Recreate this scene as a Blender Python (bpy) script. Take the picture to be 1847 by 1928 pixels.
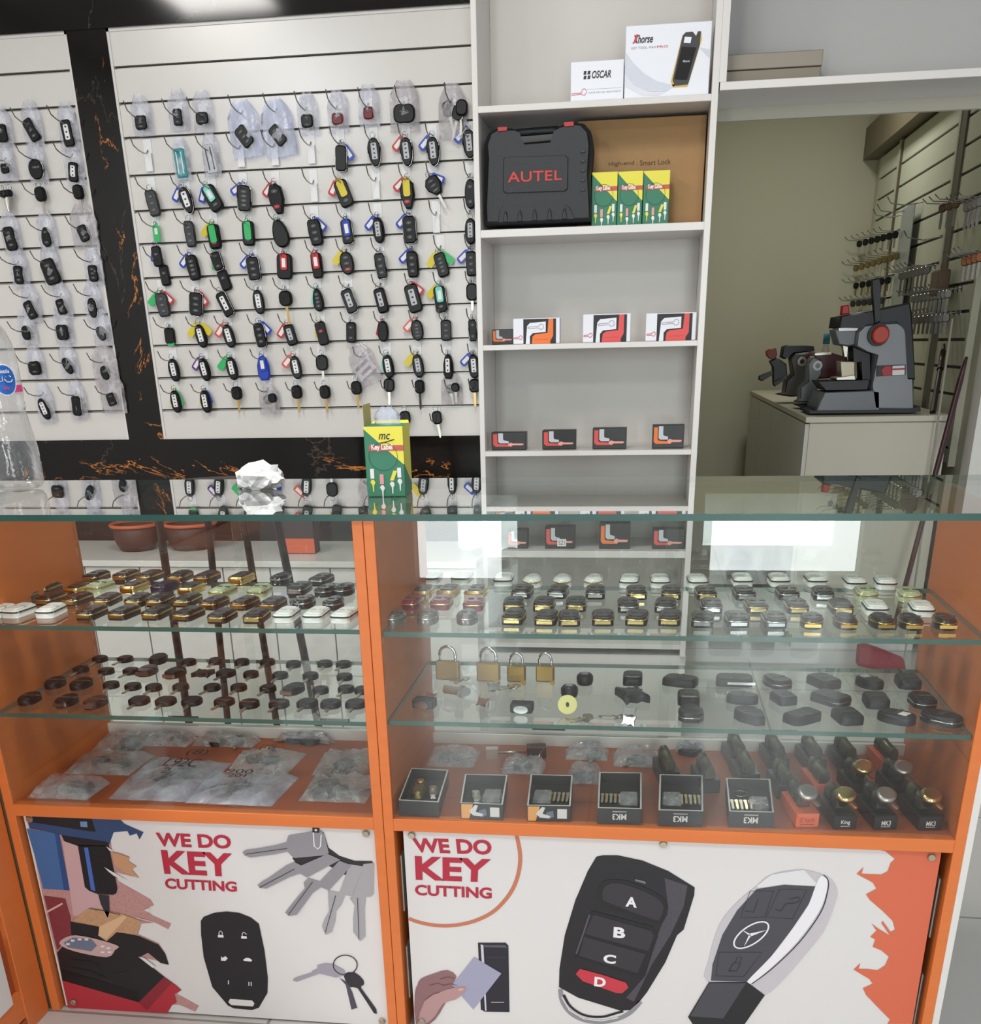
import bpy, math, random
from mathutils import Vector, Matrix
S=bpy.context.scene; COL=S.collection
for o in list(bpy.data.objects): bpy.data.objects.remove(o)
random.seed(7)
R_=math.radians
# ---------------------------------------------------------------- camera
FPX,PCX,PCY=1972.339,918.406,1561.312
YAW,PIT,ROL=0.148009,0.432055,-0.0232546
CAMZ=1.25358
def _mm(a,b): return [[sum(a[i][k]*b[k][j] for k in range(3)) for j in range(3)] for i in range(3)]
def _cam():
    ca,sa,cb,sb,cc,sc=math.cos(YAW),math.sin(YAW),math.cos(PIT),math.sin(PIT),math.cos(ROL),math.sin(ROL)
    yaw=[[ca,sa,0],[-sa,ca,0],[0,0,1]]; base=[[1,0,0],[0,0,-1],[0,1,0]]
    pit=[[1,0,0],[0,cb,-sb],[0,sb,cb]]; rol=[[cc,-sc,0],[sc,cc,0],[0,0,1]]
    return _mm(rol,_mm(pit,_mm(base,yaw)))
RC=_cam()
cd=bpy.data.cameras.new('camera'); cam=bpy.data.objects.new('camera',cd); COL.objects.link(cam)
cd.sensor_fit='VERTICAL'; cd.sensor_height=36.0; cd.lens=FPX/1928*36.0
cd.shift_x=(923.5-PCX)/1928; cd.shift_y=(PCY-964)/1928; cd.clip_start=0.02; cd.clip_end=60
# camera axes: x right, y up, z back
M=Matrix(((RC[0][0],-RC[1][0],-RC[2][0],0),(RC[0][1],-RC[1][1],-RC[2][1],0),(RC[0][2],-RC[1][2],-RC[2][2],CAMZ),(0,0,0,1)))
cam.matrix_world=M; S.camera=cam
def ray(x,y):
    v=((x-PCX)/FPX,(y-PCY)/FPX,1.0)
    return [sum(RC[k][i]*v[k] for k in range(3)) for i in range(3)]
def onY(x,y,Y): r=ray(x,y); t=Y/r[1]; return Vector((r[0]*t,Y,CAMZ+r[2]*t))
def onZ(x,y,Z): r=ray(x,y); t=(Z-CAMZ)/r[2]; return Vector((r[0]*t,r[1]*t,Z))
def onX(x,y,X): r=ray(x,y); t=X/r[0]; return Vector((X,r[1]*t,CAMZ+r[2]*t))
# ---------------------------------------------------------------- world, lights, exposure
S.view_settings.view_transform='Standard'; S.view_settings.look='None'
S.view_settings.gamma=1.0; S.view_settings.use_curve_mapping=False
S.view_settings.exposure=-0.05
w=bpy.data.worlds.new('world'); S.world=w; w.use_nodes=True
w.node_tree.nodes['Background'].inputs[0].default_value=(0.80,0.88,1.0,1); w.node_tree.nodes['Background'].inputs[1].default_value=0.6
def area(name,loc,rot,sx,sy,power,col,spread=180):
    l=bpy.data.lights.new(name,'AREA'); l.shape='RECTANGLE'; l.size=sx; l.size_y=sy; l.energy=power; l.color=col
    l.spread=R_(spread)
    o=bpy.data.objects.new(name,l); COL.objects.link(o); o.location=loc; o.rotation_euler=rot; return o
area('led_panel_light',(-2.35,-0.85,2.86),(0,0,0),0.45,0.45,52,(0.86,0.93,1.0))
area('led_panel_light',(-2.2,1.2,2.86),(0,0,0),0.5,0.5,29,(1.0,0.97,0.93))
area('led_panel_light',(0.9,-0.6,2.86),(0,0,0),0.5,0.5,20,(1.0,0.97,0.93))
area('led_panel_light',(-0.4,1.7,2.86),(0,0,0),0.5,0.5,29,(1.0,0.97,0.93))
area('back_room_light',(0.75,6.3,2.66),(0,0,0),0.25,0.25,9,(1.0,0.98,0.92))
# daylight through the shop front behind the camera (openings cut in wall_front)
YF=-2.6; YV=2*1.7-YF
_a=onY(783,1110,YV); _b=onY(945,1110,YV); _c=onY(1335,1082,YV); _d=onY(1617,1082,YV)
OP=[(_a.x,_b.x,max(0.02,_a.z),2.3),(_c.x,_d.x,max(0.05,_c.z),2.3)]
for x0,x1,z0,z1 in OP:
    area('shopfront_daylight',((x0+x1)/2,YF-0.12,(z0+z1)/2),(R_(90),0,0),x1-x0,z1-z0,12.5*(x1-x0)*(z1-z0),(0.90,0.97,0.97),105)
S.cycles.max_bounces=8; S.cycles.diffuse_bounces=3; S.cycles.glossy_bounces=4; S.cycles.transmission_bounces=6
S.cycles.transparent_max_bounces=32; S.cycles.caustics_reflective=False; S.cycles.caustics_refractive=False
S.cycles.use_denoising=True; S.cycles.sample_clamp_indirect=4.0
# ---------------------------------------------------------------- materials
def srgb(c):
    if isinstance(c,str): c=tuple(int(c[i:i+2],16) for i in (0,2,4))
    return tuple(((v/255)/12.92 if v<=10 else (((v/255)+0.055)/1.055)**2.4) for v in c)+(1,)
MATS={}
def mat(name,col,rough=0.5,metal=0.0,coat=0.0,noise=0.0,scale=20,bump=0.0,spec=0.5,emit=0):
    if name in MATS: return MATS[name]
    m=bpy.data.materials.new(name); m.use_nodes=True; nt=m.node_tree; b=nt.nodes['Principled BSDF']
    c=srgb(col); b.inputs['Base Color'].default_value=c; b.inputs['Roughness'].default_value=rough
    b.inputs['Metallic'].default_value=metal; b.inputs['Coat Weight'].default_value=coat; b.inputs['Specular IOR Level'].default_value=spec
    b.inputs['Coat Roughness'].default_value=0.08
    if emit: b.inputs['Emission Color'].default_value=c; b.inputs['Emission Strength'].default_value=emit
    if noise or bump:
        tc=nt.nodes.new('ShaderNodeTexCoord'); n=nt.nodes.new('ShaderNodeTexNoise'); n.inputs['Scale'].default_value=scale; n.inputs['Detail'].default_value=4
        nt.links.new(tc.outputs['Object'],n.inputs['Vector'])
        if noise:
            mx=nt.nodes.new('ShaderNodeMix'); mx.data_type='RGBA'
            mx.inputs[6].default_value=tuple(v*(1-noise) for v in c[:3])+(1,); mx.inputs[7].default_value=tuple(min(1,v*(1+noise)) for v in c[:3])+(1,)
            nt.links.new(n.outputs[0],mx.inputs[0]); nt.links.new(mx.outputs[2],b.inputs['Base Color'])
        if bump:
            bp=nt.nodes.new('ShaderNodeBump'); bp.inputs['Strength'].default_value=bump; bp.inputs['Distance'].default_value=0.01
            nt.links.new(n.outputs[0],bp.inputs['Height']); nt.links.new(bp.outputs[0],b.inputs['Normal'])
    MATS[name]=m; return m
def clearmat(name,tint,ior=1.5,film=0.0,filmcol='ffffff',rough=0.0,bump=0.0,scale=30,boost=1.0):
    """thin clear sheet: transparent + fresnel reflection on the outer side, optional milky film"""
    m=bpy.data.materials.new(name); m.use_nodes=True; nt=m.node_tree; nt.nodes.clear(); N=nt.nodes.new; L=nt.links.new
    out=N('ShaderNodeOutputMaterial'); tr=N('ShaderNodeBsdfTransparent'); tr.inputs[0].default_value=srgb(tint)
    gl=N('ShaderNodeBsdfGlossy'); gl.inputs['Roughness'].default_value=rough; gl.inputs[0].default_value=(1,1,1,1)
    fr=N('ShaderNodeFresnel'); fr.inputs[0].default_value=ior; ge=N('ShaderNodeNewGeometry')
    inv=N('ShaderNodeMath'); inv.operation='SUBTRACT'; inv.inputs[0].default_value=boost; L(ge.outputs['Backfacing'],inv.inputs[1])
    cl=N('ShaderNodeMath'); cl.operation='MAXIMUM'; cl.inputs[1].default_value=0; L(inv.outputs[0],cl.inputs[0])
    mu=N('ShaderNodeMath'); mu.operation='MULTIPLY'; mu.use_clamp=True; L(fr.outputs[0],mu.inputs[0]); L(cl.outputs[0],mu.inputs[1])
    mix=N('ShaderNodeMixShader'); L(mu.outputs[0],mix.inputs[0]); L(gl.outputs[0],mix.inputs[2])
    last=tr.outputs[0]
    if film:
        df=N('ShaderNodeBsdfDiffuse'); df.inputs[0].default_value=srgb(filmcol); m2=N('ShaderNodeMixShader')
        if bump:
            tc=N('ShaderNodeTexCoord'); n=N('ShaderNodeTexNoise'); n.inputs['Scale'].default_value=scale; n.inputs['Detail'].default_value=5; n.inputs['Distortion'].default_value=1.5
            L(tc.outputs['Object'],n.inputs[0]); rp=N('ShaderNodeMapRange'); rp.inputs[1].default_value=0.35; rp.inputs[2].default_value=0.7
            rp.inputs[3].default_value=film*0.6; rp.inputs[4].default_value=min(1,film*1.5); L(n.outputs[0],rp.inputs[0]); L(rp.outputs[0],m2.inputs[0])
            bp=N('ShaderNodeBump'); bp.inputs['Strength'].default_value=bump; bp.inputs['Distance'].default_value=0.004; L(n.outputs[0],bp.inputs['Height'])
            L(bp.outputs[0],gl.inputs['Normal']); L(bp.outputs[0],fr.inputs['Normal'])
        else: m2.inputs[0].default_value=film
        L(tr.outputs[0],m2.inputs[1]); L(df.outputs[0],m2.inputs[2]); last=m2.outputs[0]
    L(last,mix.inputs[1]); L(mix.outputs[0],out.inputs[0]); MATS[name]=m; return m
def marble():
    m=bpy.data.materials.new('black marble with gold veins'); m.use_nodes=True; nt=m.node_tree; N=nt.nodes.new; L=nt.links.new; b=nt.nodes['Principled BSDF']
    tc=N('ShaderNodeTexCoord'); mp=N('ShaderNodeMapping'); mp.inputs['Scale'].default_value=(0.5,1,1); L(tc.outputs['UV'],mp.inputs[0])
    def vein(scale,width,dist,seed):
        n=N('ShaderNodeTexNoise'); n.inputs['Scale'].default_value=scale; n.inputs['Detail'].default_value=8; n.inputs['Roughness'].default_value=0.62; n.inputs['Distortion'].default_value=dist
        a=N('ShaderNodeVectorMath'); a.operation='ADD'; a.inputs[1].default_value=(seed,seed*.7,0); L(mp.outputs[0],a.inputs[0]); L(a.outputs[0],n.inputs['Vector'])
        s=N('ShaderNodeMath'); s.operation='SUBTRACT'; s.inputs[1].default_value=0.5; L(n.outputs[0],s.inputs[0])
        ab=N('ShaderNodeMath'); ab.operation='ABSOLUTE'; L(s.outputs[0],ab.inputs[0])
        r=N('ShaderNodeMapRange'); r.inputs[1].default_value=0; r.inputs[2].default_value=width; r.inputs[3].default_value=1; r.inputs[4].default_value=0; L(ab.outputs[0],r.inputs[0])
        return r.outputs[0]
    v1=vein(1.6,0.003,0.5,3.1); v2=vein(4.2,0.008,1.0,7.7)
    # band mask: thick golden veining runs along v (uv.y) near the middle of the slab strip
    sp=N('ShaderNodeSeparateXYZ'); L(tc.outputs['UV'],sp.inputs[0])
    n3=N('ShaderNodeTexNoise'); n3.inputs['Scale'].default_value=1.7; n3.inputs['Detail'].default_value=3; L(tc.outputs['UV'],n3.inputs['Vector'])
    a3=N('ShaderNodeMath'); a3.operation='MULTIPLY_ADD'; a3.inputs[1].default_value=0.16; a3.inputs[2].default_value=-0.08; L(n3.outputs[0],a3.inputs[0])
    a4=N('ShaderNodeMath'); a4.operation='SUBTRACT'; L(sp.outputs[1],a4.inputs[0]); L(a3.outputs[0],a4.inputs[1])
    a5=N('ShaderNodeMath'); a5.operation='ABSOLUTE'; L(a4.outputs[0],a5.inputs[0])
    r3=N('ShaderNodeMapRange'); r3.inputs[1].default_value=0.012; r3.inputs[2].default_value=0.035; r3.inputs[3].default_value=1; r3.inputs[4].default_value=0; L(a5.outputs[0],r3.inputs[0])
    k=N('ShaderNodeMath'); k.operation='MULTIPLY'; L(v2,k.inputs[0]); L(r3.outputs[0],k.inputs[1])
    k2=N('ShaderNodeMath'); k2.operation='MULTIPLY'; k2.inputs[1].default_value=0.10; L(v1,k2.inputs[0])
    m1=N('ShaderNodeMix'); m1.data_type='RGBA'; m1.inputs[6].default_value=srgb('0b0908'); m1.inputs[7].default_value=srgb('cdb38c'); L(k2.outputs[0],m1.inputs[0])
    m2=N('ShaderNodeMix'); m2.data_type='RGBA'; m2.inputs[7].default_value=srgb('e0893a'); L(m1.outputs[2],m2.inputs[6]); L(k.outputs[0],m2.inputs[0])
    L(m2.outputs[2],b.inputs['Base Color']); b.inputs['Roughness'].default_value=0.08; b.inputs['Specular IOR Level'].default_value=0.35
    MATS['marble']=m; return m
def tilemat(name,col,grout,size,rough,off=(0,0),w=0.004):
    m=bpy.data.materials.new(name); m.use_nodes=True; nt=m.node_tree; N=nt.nodes.new; L=nt.links.new; b=nt.nodes['Principled BSDF']
    tc=N('ShaderNodeTexCoord'); mp=N('ShaderNodeMapping'); mp.inputs['Location'].default_value=(off[0],off[1],0); L(tc.outputs['Object'],mp.inputs[0])
    br=N('ShaderNodeTexBrick'); br.offset=0; br.inputs['Scale'].default_value=1; br.inputs['Brick Width'].default_value=size; br.inputs['Row Height'].default_value=size
    br.inputs['Mortar Size'].default_value=w; br.inputs['Mortar Smooth'].default_value=0.1; c=srgb(col)
    br.inputs['Color1'].default_value=c; br.inputs['Color2'].default_value=tuple(v*.96 for v in c[:3])+(1,); br.inputs['Mortar'].default_value=srgb(grout)
    L(mp.outputs[0],br.inputs['Vector']); L(br.outputs[0],b.inputs['Base Color']); b.inputs['Roughness'].default_value=rough
    MATS[name]=m; return m
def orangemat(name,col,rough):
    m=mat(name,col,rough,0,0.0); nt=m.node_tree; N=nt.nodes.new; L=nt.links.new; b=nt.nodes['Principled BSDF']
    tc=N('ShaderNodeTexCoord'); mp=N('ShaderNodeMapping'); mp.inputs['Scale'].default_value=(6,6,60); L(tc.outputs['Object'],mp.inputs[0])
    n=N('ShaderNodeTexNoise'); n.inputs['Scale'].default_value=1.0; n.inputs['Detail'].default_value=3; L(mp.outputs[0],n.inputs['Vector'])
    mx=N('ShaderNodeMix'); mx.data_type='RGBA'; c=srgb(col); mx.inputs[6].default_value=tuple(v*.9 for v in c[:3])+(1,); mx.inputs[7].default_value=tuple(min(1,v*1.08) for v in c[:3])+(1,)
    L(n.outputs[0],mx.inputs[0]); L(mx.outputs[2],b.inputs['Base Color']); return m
lam=mat('white laminate','dedad6',0.28,noise=0.015,scale=8)
lam2=mat('grey-white laminate','d2cec8',0.35,noise=0.02,scale=6)
slat=mat('glossy slat laminate','d8d4cf',0.24,spec=0.9,noise=0.012,scale=5)
plaster=mat('white plaster','e2e0dc',0.8,noise=0.02,scale=9)
dkgap=mat('dark groove','4a4642',0.7)
alu=mat('aluminium strip','a8a5a0',0.35,0.8)
chrome=mat('chrome','c8c8c8',0.18,1.0)
wire=mat('zinc wire','9a9894',0.3,0.9)
MARB=marble()
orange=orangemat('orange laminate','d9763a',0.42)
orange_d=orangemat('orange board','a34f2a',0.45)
woodgap=mat('raw edge','6b5330',0.8)
glassm=clearmat('clear glass','fcfefd',1.55,boost=1.15)
glass_shelf=clearmat('shelf glass','fafdfb',1.5)
topglass=clearmat('counter glass','f6fbf8',1.62,boost=1.45)
gedge=mat('green glass edge','174a43',0.35,0,0.0,noise=0.25,scale=12)
gedge2=mat('green shelf edge','3a5f56',0.3,0,0.0,noise=0.15,scale=14)
bagm=clearmat('plastic bag film','fbfbff',1.4,0.25,'eceef4',0.15,0.6,45,boost=0.9)
bagw=clearmat('milky bag film','f4f6ff',1.4,0.30,'eef2ff',0.2,0.5,14,boost=0.9)
bagh=clearmat('thick bag film','f6f4f6',1.4,0.27,'e2dfe2',0.14,0.8,32,boost=0.9)
petm=clearmat('bottle plastic','f2f2f2',1.5,0.08,'e0e0e0',0.03,0.8,18,boost=1.5)
black=mat('black plastic','0b0b0c',0.36,noise=0.1,scale=60,spec=0.35)
blackg=mat('gloss black plastic','0c0c0e',0.15,coat=0.4)
dgrey=mat('dark grey plastic','2b2c2f',0.45)
mgrey=mat('mid grey rubber','4b4c50',0.55)
pgrey=mat('pale grey plastic','b9bbc0',0.35)
white=mat('white plastic','e9e9ea',0.35)
paper=mat('white paper','ecebea',0.85)
iconm=mat('button icon','8d9096',0.5)
cardb=mat('brown cardboard','a9855c',0.85,noise=0.06,scale=30,bump=0.1)
TAGC={'b':mat('blue tag','1c3fb0',0.3),'g':mat('green tag','2fb463',0.3),'r':mat('red tag','c22a2c',0.3),'y':mat('yellow tag','d8c42a',0.3),
 't':mat('turquoise tag','79d8c4',0.3),'p':mat('purple tag','5b2a86',0.3),'o':mat('orange red tag','d5482c',0.3)}
TAGN={'b':'blue','g':'green','r':'red','y':'yellow','t':'turquoise','p':'purple','o':'orange-red'}
gold=mat('gold metal','d6b060',0.22,1.0); brass=mat('brushed brass','a88a52',0.38,0.9); steel=mat('steel','b8b4aa',0.3,1.0)
brassy=mat('key brass','c9a866',0.3,0.9); nickel=mat('nickel','cfc8ba',0.28,0.9)
redp=mat('red plastic','b3262a',0.35); maroon=mat('maroon paint','5a1220',0.4)
greenb=mat('box green','2f7a5c',0.5); yellowb=mat('box yellow','eadf4a',0.5)
crim=mat('crimson print','b2253c',0.5); inkw=mat('print white','dedad8',0.45); ink=mat('print black','1c1a1e',0.5)
# ---------------------------------------------------------------- object helpers
def T(o,label=None,cat=None,group=None,kind=None):
    if label: o['label']=label
    if cat: o['category']=cat
    if group: o['group']=group
    if kind: o['kind']=kind
    return o
def link(o,parent=None):
    COL.objects.link(o)
    if parent: o.parent=parent
    return o
def empty(name,loc=(0,0,0),rot=(0,0,0)):
    o=bpy.data.objects.new(name,None); o.location=loc; o.rotation_euler=rot; o.empty_display_size=0.02; return link(o)
class MB:
    def __init__(s): s.v=[];s.f=[];s.m=[];s.uv={};s.sm=[]
    def add(s,vs,fs,mi=0,smooth=False):
        b=len(s.v); s.v+= [tuple(v) for v in vs]
        for f in fs: s.f.append(tuple(b+i for i in f)); s.m.append(mi); s.sm.append(smooth)
        return s
    def box(s,x0,x1,y0,y1,z0,z1,mi=0):
        return s.add([(x0,y0,z0),(x1,y0,z0),(x1,y1,z0),(x0,y1,z0),(x0,y0,z1),(x1,y0,z1),(x1,y1,z1),(x0,y1,z1)],
            [(0,3,2,1),(4,5,6,7),(0,1,5,4),(1,2,6,5),(2,3,7,6),(3,0,4,7)],mi)
    def prism(s,pts,y0,y1,mi=0,bev=0.0,side=None):
        """outline in xz, back at y0, front at y1 (y1<y0 faces -Y); bev pulls the front edge in"""
        n=len(pts); a=sum(pts[i][0]*pts[(i+1)%n][1]-pts[(i+1)%n][0]*pts[i][1] for i in range(n))
        if a<0: pts=pts[::-1]
        cx=sum(p[0] for p in pts)/n; cz=sum(p[1] for p in pts)/n
        rings=[(y0,0)]
        if bev: rings+=[(y1+bev,0),(y1+bev*0.3,bev*0.35),(y1,bev)]
        else: rings+=[(y1,0)]
        vs=[]
        ext=max(max(abs(p[0]-cx) for p in pts),max(abs(p[1]-cz) for p in pts),1e-6)
        for y,ins in rings:
            for p in pts:
                dx,dz=p[0]-cx,p[1]-cz; l=math.hypot(dx,dz) or 1
                k=max(0.0,1-ins/l); vs.append((cx+dx*k,y,cz+dz*k))
        fs=[tuple(range(n))[::-1] if y0<y1 else tuple(range(n))]
        fs=[]; nr=len(rings)
        for r in range(nr-1):
            for i in range(n):
                j=(i+1)%n; fs.append((r*n+i,r*n+j,(r+1)*n+j,(r+1)*n+i))
        s.add(vs,[tuple(reversed(f)) for f in fs] if y1<y0 else fs,mi if side is None else side,bool(bev))
        b=len(s.v)-len(vs)
        top=tuple(b+(nr-1)*n+i for i in range(n)); bot=tuple(b+i for i in range(n))
        s.f.append(top if y1<y0 else top[::-1]); s.m.append(mi); s.sm.append(False)
        s.f.append(bot[::-1] if y1<y0 else bot); s.m.append(mi if side is None else side); s.sm.append(False)
        return s
    def tube(s,pts,r,n=6,mi=0,closed=False,caps=True):
        P=[Vector(p) for p in pts]; m=len(P); vs=[]; rr=r if isinstance(r,(list,tuple)) else [r]*m
        up=Vector((0,0,1))
        for i,p in enumerate(P):
            t=(P[(i+1)%m]-P[i-1]) if closed else (P[min(i+1,m-1)]-P[max(i-1,0)])
            t.normalize(); a=t.cross(up)
            if a.length<0.05: a=t.cross(Vector((1,0,0)))
            a.normalize(); b=t.cross(a); b.normalize()
            for k in range(n):
                q=2*math.pi*k/n; vs.append(p+(a*math.cos(q)+b*math.sin(q))*rr[i])
        fs=[]
        for i in range(m if closed else m-1):
            for k in range(n):
                j=(i+1)%m; fs.append((i*n+k,j*n+k,j*n+(k+1)%n,i*n+(k+1)%n))
        if not closed and caps: fs+=[tuple(range(n))[::-1],tuple((m-1)*n+k for k in range(n))]
        return s.add(vs,fs,mi,True)
    def lathe(s,prof,n=24,mi=0,c=(0,0,0),capb=True,capt=True):
        vs=[];m=len(prof)
        for r,z in prof:
            for k in range(n): q=2*math.pi*k/n; vs.append((c[0]+r*math.cos(q),c[1]+r*math.sin(q),c[2]+z))
        fs=[(i*n+k,i*n+(k+1)%n,(i+1)*n+(k+1)%n,(i+1)*n+k) for i in range(m-1) for k in range(n)]
        s.add(vs,fs,mi,True)
        b=len(s.v)-len(vs)
        if capb: s.f.append(tuple(b+k for k in range(n))[::-1]); s.m.append(mi); s.sm.append(False)
        if capt: s.f.append(tuple(b+(m-1)*n+k for k in range(n))); s.m.append(mi); s.sm.append(False)
        return s
    def mesh(s,name,mats):
        me=bpy.data.meshes.new(name); me.from_pydata(s.v,[],s.f)
        for m in (mats if isinstance(mats,(list,tuple)) else [mats]): me.materials.append(m)
        me.polygons.foreach_set('material_index',s.m); me.polygons.foreach_set('use_smooth',s.sm); me.update(); return me
    def ob(s,name,mats,parent=None,loc=None,rot=None):
        o=bpy.data.objects.new(name,s.mesh(name,mats))
        if loc is not None: o.location=loc
        if rot is not None: o.rotation_euler=rot
        return link(o,parent)
def bevel(o,w=0.002,seg=2):
    m=o.modifiers.new('bevel','BEVEL'); m.width=w; m.segments=seg; m.limit_method='ANGLE'; m.angle_limit=R_(40); return o
_fc={}
def textmesh(s,bold=0.0,spacing=1.0,shear=0.0):
    k=(s,bold,spacing,shear)
    if k in _fc: return _fc[k]
    cu=bpy.data.curves.new('t','FONT'); cu.body=s; cu.offset=bold; cu.space_character=spacing; cu.shear=shear; cu.resolution_u=4
    o=bpy.data.objects.new('t',cu); COL.objects.link(o); dg=bpy.context.evaluated_depsgraph_get(); dg.update()
    me=bpy.data.meshes.new_from_object(o.evaluated_get(dg)); bpy.data.objects.remove(o); bpy.data.curves.remove(cu)
    vs=[(v.co.x,v.co.y) for v in me.vertices]; fs=[tuple(p.vertices) for p in me.polygons]; bpy.data.meshes.remove(me)
    xs=[v[0] for v in vs]; ys=[v[1] for v in vs]; x0,x1,y0,y1=min(xs),max(xs),min(ys),max(ys)
    r=([((a-x0)/(x1-x0),(b-y0)/(y1-y0)) for a,b in vs],fs); _fc[k]=r; return r
def text_quad(name,s,quad,m,parent=None,bold=0.0,spacing=1.0,shear=0.0,off=Vector((0,-0.0006,0))):
    """lettering fitted into the quad (bottom-left, bottom-right, top-right, top-left)"""
    vs,fs=textmesh(s,bold,spacing,shear); bl,br,tr,tl=[Vector(q) for q in quad]
    V=[bl*(1-u)*(1-v)+br*u*(1-v)+tr*u*v+tl*(1-u)*v+off for u,v in vs]
    mb=MB(); mb.add(V,fs)
    return mb.ob(name,m,parent)
def rrect(w,h,r,n=4,cx=0,cz=0):
    r=min(r,w/2-1e-5,h/2-1e-5); p=[]
    for q,(sx,sz) in enumerate(((1,1),(-1,1),(-1,-1),(1,-1))):
        for i in range(n+1):
            a=math.pi/2*(q+i/n); p.append((cx+sx*(w/2-r)+r*math.cos(a),cz+sz*(h/2-r)+r*math.sin(a)))
    return p
def oval(w,h,n=20,e=2.4,taper=0.0,cx=0,cz=0):
    p=[]
    for i in range(n):
        a=2*math.pi*i/n; c,s_=math.cos(a),math.sin(a)
        x=abs(c)**(2/e)*(1 if c>=0 else -1)*w/2; z=abs(s_)**(2/e)*(1 if s_>=0 else -1)*h/2
        p.append((cx+x*(1+taper*z/(h/2)),cz+z))
    return p
def proj(pts,Y): return [(q.x,q.z) for q in (onY(x,y,Y) for x,y in pts)]
ORD=['first','second','third','fourth','fifth','sixth','seventh','eighth','ninth','tenth','eleventh','twelfth','thirteenth','fourteenth','fifteenth','sixteenth','seventeenth','eighteenth','nineteenth','twentieth']
# ================================================================ THE SETTING
D=1.7; W=3.74; SF=3.46
def struct(mb,name,m,label=None,cat=None):
    o=mb.ob(name,m); o['kind']='structure'
    if label: o['label']=label
    if cat: o['category']=cat
    return o
tile=tilemat('pale floor tile','c9c6c2','8f8d8a',0.6,0.18,(0.3,0.0))
FX=onZ(1830,1728,0)
MB().box(-3.4,3.0,-3.0,8.0,-0.05,0).ob('floor',tile)
COL.objects[-1]['kind']='structure'; tn=tile.node_tree
for n_ in tn.nodes:
    if n_.type=='MAPPING': n_.inputs['Location'].default_value=(0.12,-(FX.y%0.6),0)
# front wall (behind the camera) with the two daylit openings
mb=MB(); xs=[-3.4]
(ax0,ax1,az0,az1),(bx0,bx1,bz0,bz1)=OP
mb.box(-3.4,ax0,YF-0.1,YF,0,2.9); mb.box(ax1,bx0,YF-0.1,YF,0,2.9); mb.box(bx1,3.0,YF-0.1,YF,0,2.9)
mb.box(ax0,ax1,YF-0.1,YF,az1,2.9); mb.box(bx0,bx1,YF-0.1,YF,bz1,2.9)
if az0>0.03: mb.box(ax0,ax1,YF-0.1,YF,0,az0)
mb.box(bx0,bx1,YF-0.1,YF,0,bz0)
struct(mb,'wall_front',plaster)
struct(MB().box(-3.5,-3.4,-3.0,W+0.2,0,2.9),'wall_left',plaster)
struct(MB().box(-3.4,3.0,-3.0,W,2.9,3.0),'ceiling',plaster)
# back wall of the shop (left of the opening into the back room)
struct(MB().box(-3.4,0.165,W,W+0.12,0,2.9),'wall_back',plaster)
# panel above the opening: back of the high shelf
greyp=mat('pale grey panel','b8b6b4',0.6,noise=0.02,scale=5)
struct(MB().box(0.165,3.0,W,W+0.12,1.86,2.9),'wall_lintel',greyp)
beige=mat('beige wall paint','c4c2ac',0.75,noise=0.02,scale=3)
XR=1.3; YB=7.5; ZC=2.7
P0=onX(1806,898,XR)
struct(MB().box(XR,XR+0.1,P0.y,YB,0,ZC),'wall_right',beige)
struct(MB().box(0.0,XR+0.1,YB,YB+0.1,0,ZC),'wall_back_room',beige)
struct(MB().box(0.06,0.165,W+0.12,YB,0,ZC),'wall_back_room_left',beige)
struct(MB().box(0.06,XR+0.1,W+0.12,YB,ZC,ZC+0.1),'ceiling_back_room',mat('back room ceiling','d8d2b8',0.8))
# wall return to the right of the opening, nearer the camera
P1=onX(1821,902,XR)
struct(MB().box(XR,3.0,P0.y-0.12,P0.y,0,2.9),'wall_return',mat('bright white wall','e9e6de',0.7))
# ---- marble cladding (header, column, band under the slat panels)
def uvbox(name,x0,x1,y0,y1,z0,z1,vertical,v0,seed,label,cat):
    o=MB().box(x0,x1,y0,y1,z0,z1).ob(name,MARB); me=o.data; uv=me.uv_layers.new(name='uv')
    for li,l in enumerate(me.loops):
        c=me.vertices[l.vertex_index].co
        uv.data[li].uv=((c.z+seed,c.x-v0) if vertical else (c.x+seed,c.z-v0))
    o['kind']='structure'; return o
ZS0,ZS1=0.981,2.155
uvbox('trim_1',-3.4,-0.512,W-0.03,W,ZS1,2.9,False,2.9,1.3,'','')
XC0,XC1=-1.80,-1.672
uvbox('trim_2',XC0,XC1,W-0.024,W,ZS0,ZS1,True,XC1-0.03,4.2,'','')
uvbox('trim_3',-3.4,-0.512,W-0.024,W,0.62,ZS0,False,0.875,0.4,'','')
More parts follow.
